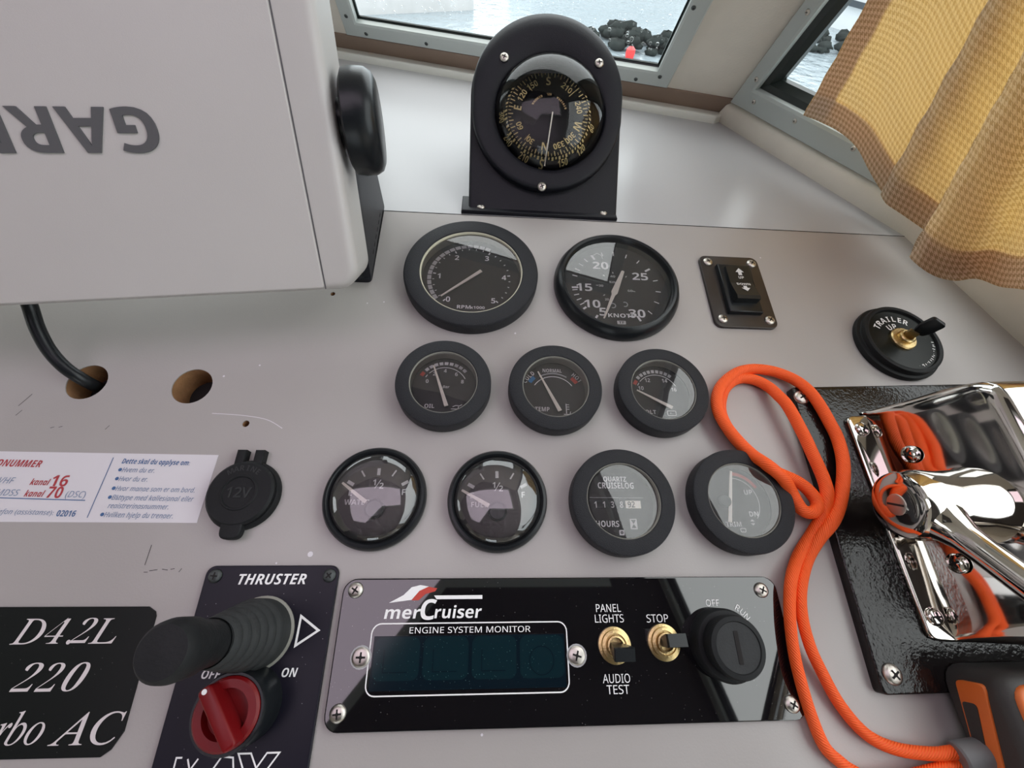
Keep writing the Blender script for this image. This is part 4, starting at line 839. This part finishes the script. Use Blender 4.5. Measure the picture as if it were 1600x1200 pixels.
# ------------------------------------------------------------------ curtain
cols = [(1255, 180, .014), (1282, 190, .015), (1310, 206, .016), (1338, 232, .017), (1362, 272, .018), (1392, 318, .019), (1412, 334, .021), (1408, 326, .028), (1390, 312, .034), (1375, 303, .037), (1383, 318, .040), (1412, 336, .036), (1440, 356, .032), (1462, 376, .032), (1476, 396, .036), (1474, 402, .044), (1462, 406, .054), (1446, 404, .062), (1430, 400, .068), (1422, 402, .072), (1434, 416, .075), (1462, 432, .068), (1494, 438, .058), (1525, 436, .056), (1560, 448, .064), (1600, 452, .076), (1650, 462, .070), (1700, 480, .064), (1760, 500, .070)]
def curt(px, py, d): return at(px, py, QS + NS * d, NS)
cb = spline([tuple(curt(x, y, d)) for x, y, d in cols], 6)
ct = spline([tuple(curt(x + .56 * (y + 330), -330, d * .8 + .006)) for x, y, d in cols], 6)
NR = 26; NC = len(cb); L = 0; U = [0]
for i in range(1, NC): L += (cb[i] - cb[i - 1]).length; U.append(L)
def curtain_mesh(r0, r1, c0, c1, off):
    b = MB(['cloth']); vs = []; uvs = []; fs = []
    rows = [r0 + (r1 - r0) * k / NR for k in range(NR + 1)]; w = c1 - c0
    for f in rows:
        for i in range(c0, c1):
            p = cb[i].lerp(ct[i], f); tn = (cb[min(NC - 1, i + 1)] - cb[max(0, i - 1)]); nn = tn.cross(ct[i] - cb[i]).normalized(); nn = nn if nn.dot(NS) > 0 else -nn
            p = p - nn * off + nn * .0008 * math.sin(f * 40 + i * .3); vs.append(p); uvs.append((U[i], f * (ct[i] - cb[i]).length))
    for k in range(NR):
        for i in range(w - 1): fs.append((k * w + i, k * w + i + 1, (k + 1) * w + i + 1, (k + 1) * w + i))
    IVc = XCU.inverted(); b.uv = uvs; b.add([IVc @ v for v in vs], fs); return b
XCU = Matrix.Translation(cb[0]); t = thing('curtain', 'yellow tan houndstooth curtain hanging in folds over the side window', 'curtain', XCU)
curtain_mesh(0, 1, 0, NC, 0).build('cloth', t, sharp=180)
Hh = (ct[10] - cb[10]).length
curtain_mesh(0, .020 / Hh, 0, NC, .0012).build('bottom_hem', t, sharp=180)
curtain_mesh(0, 1, 0, 8, .0012).build('side_hem', t, sharp=180)

# ------------------------------------------------------------------ rain on the panes
def drops(name, X, zs, zoff, x0, x1, y0, y1, k, n, label):
    b = MB(['drop']); r2 = random.Random(n)
    for _ in range(n):
        r = r2.choice([.0006, .0008, .001, .0013, .0018]) * r2.uniform(.8, 1.3); y = r2.uniform(y0, y1); x = r2.uniform(x0, x1) + k * y; st_ = r2.uniform(1, 1.6); vs = []; fs = []
        for j in range(3):
            a = PI / 2 * j / 3
            for i in range(8): vs.append((x + r * math.cos(a) * math.cos(i * PI / 4), y + st_ * r * math.cos(a) * math.sin(i * PI / 4), zs * (zoff - .6 * r * math.sin(a))))
        vs.append((x, y, zs * (zoff - .6 * r)))
        for j in range(2):
            for i in range(8): fs.append((j * 8 + i, j * 8 + (i + 1) % 8, j * 8 + 8 + (i + 1) % 8, j * 8 + 8 + i))
        for i in range(8): fs.append((16 + i, 16 + (i + 1) % 8, 24))
        b.add(vs, fs)
    o = b.build(name, X=X, sharp=180); tag(o, label, 'raindrops', kind='stuff')
drops('raindrops', XF, ZF, -.0136, .052, .405, .056, .20, KF, 620, 'rain drops running down the outside of the windscreen pane')
drops('raindrops', XS, ZS, -.0225, -.225, -.02, .06, .24, KS, 120, 'rain drops on the outside of the curtained side window')

# ------------------------------------------------------------------ harbour outside
SEA = -.75
def sea(px, py, z=SEA): return at(px, py, (0, 0, z), Vector((0, 0, 1)))
b = MB(['water']); b.add([(-150, -150, SEA), (150, -150, SEA), (150, 150, SEA), (-150, 150, SEA)], [(0, 1, 2, 3)]); o = b.build('sea_water', smooth=False); tag(o, 'pale grey harbour water outside the windows', 'water', kind='structure')
b = MB(['gel']); b.prism(rpoly([(-1.25, .62), (1.1, .50), (.9, 1.0), (0, 1.35), (-.9, 1.0)], .1), -.7, .62, .05); o = b.build('foredeck'); tag(o, 'white foredeck of this boat below the windscreen', 'foredeck', kind='structure')
def boat(px, py, yaw, Lb, Bb, Hb, label, red=False):
    p = sea(px, py); X = Matrix.Translation(p) @ Matrix.Rotation(R(yaw), 4, 'Z')
    t = thing('motor_boat', label, 'boat', X, 'moored motor boats')
    b = MB(['gel', 'darkglass']); vs = []; fs = []; n = 14
    for i in range(n + 1):
        f = i / n; w = Bb / 2 * (1 - max(0, (f - .45) / .55) ** 2.2); h = Hb * (1 + .25 * f * f); x = (f - .5) * Lb
        vs += [(x, -w * .8, 0), (x, -w, h), (x, -w * .93, h + .03), (x, w * .93, h + .03), (x, w, h), (x, w * .8, 0)]
    for i in range(n):
        for j in range(5): fs.append((i * 6 + j, i * 6 + 6 + j, i * 6 + 7 + j, i * 6 + 1 + j))
    fs += [(5, 4, 3, 2, 1, 0), tuple(range(n * 6, n * 6 + 6))]; b.add(vs, fs); b.build('hull', t)
    for s_ in (-1, 1):
        b = MB(['darkglass']); b.box(-Lb * .42, s_ * Bb * .495 - .015, Hb * .55, Lb * .1, s_ * Bb * .495 + .015, Hb * .68); b.build('hull_stripe', t, smooth=False)
    b = MB(['gel']); b.prism(rpoly([(-Lb * .3, -Bb * .36), (Lb * .2, -Bb * .30), (Lb * .2, Bb * .30), (-Lb * .3, Bb * .36)], .15), Hb, Hb + .75, .12); b.build('cabin', t)
    for s_ in (-1, 1):
        b = MB(['darkglass']); b.box(-Lb * .26, s_ * Bb * .352 - .02, Hb + .22, Lb * .12, s_ * Bb * .352 + .02, Hb + .55, X=Matrix.Rotation(R(-s_ * 1.5), 4, 'Z')); b.build('window', t, smooth=False)
boat(1000, -24, 6, 6.5, 2.3, .8, 'white motor boat moored at right of the windscreen view')
boat(760, -120, 4, 7.5, 2.5, .85, 'white motor boat straight ahead beyond the compass')
boat(1352, 44, -62, 5.0, 2.0, .7, 'white motor boat seen through the curtained side window')
def pier(p0, p1, w, label):
    a = sea(*p0); c = sea(*p1); d = (c - a); X = Matrix.Translation(a) @ Matrix.Rotation(math.atan2(d.y, d.x), 4, 'Z'); t = thing('floating_pontoon', label, 'pontoon', X)
    b = MB(['dockwood']); b.box(0, 0, 0, d.length, w, .35, .03); b.build('deck', t)
    for i in range(7):
        b = MB(['rock']); x = d.length * (i + .5) / 7; b.tube([(x, .1, .3), (x, .1, 1.25)], .035, 10); b.build('post', t)
    b = MB(['rock']); b.tube([(0, .1, 1.2), (d.length, .1, 1.2)], .02, 8); b.build('rail', t)
pier((520, 26), (740, 16), 1.0, 'grey floating pontoon with railing at left of the windscreen')
def breakwater(name, pxs, label, seed):
    r2 = random.Random(seed); b = MB(['rock'])
    for px, py, s_ in pxs:
        p = sea(px, py)
        for _ in range(7):
            q = p + Vector((r2.uniform(-.5, .5), r2.uniform(-.3, .5), r2.uniform(0, .15))); r = s_ * r2.uniform(.5, 1.1); vs = []; fs = []
            for j in range(5):
                for i in range(9): k = r * r2.uniform(.8, 1.15); a = PI * j / 4; vs.append((q.x + k * math.sin(a) * math.cos(i * 2 * PI / 9), q.y + k * math.sin(a) * math.sin(i * 2 * PI / 9), q.z + .6 * k * math.cos(a)))
            for j in range(4):
                for i in range(9): fs.append((j * 9 + i, j * 9 + (i + 1) % 9, j * 9 + 9 + (i + 1) % 9, j * 9 + 9 + i))
            b.add(vs, fs)
    o = b.build(name, sharp=180); tag(o, label, 'stones', kind='stuff')
breakwater('wet_stones', [(948, 62, .13), (962, 66, .15), (976, 70, .15), (990, 72, .15), (1004, 74, .15), (1016, 78, .13), (1028, 82, .1)], 'dark wet stones at the water below the windscreen', 3)
breakwater('wet_stones', [(1264, 80, .10), (1280, 78, .12), (1296, 76, .12), (1314, 72, .12)], 'dark wet stones seen through the side window', 5)
p = sea(972, 72) + Vector((0, -.6, .0)); t = thing('mooring_buoy', 'small red mooring buoy in front of the dark stones', 'buoy', Matrix.Translation(p))
b = MB(['buoyred']); b.lathe([(.0, -.03), (.06, .0), (.07, .06), (.065, .11), (.03, .14), (0, .145)], 24); b.build('float', t)
b = MB(['satin']); b.tube([(0, 0, .14), (0, 0, .17)], .010, 8); b.build('mooring_eye', t)
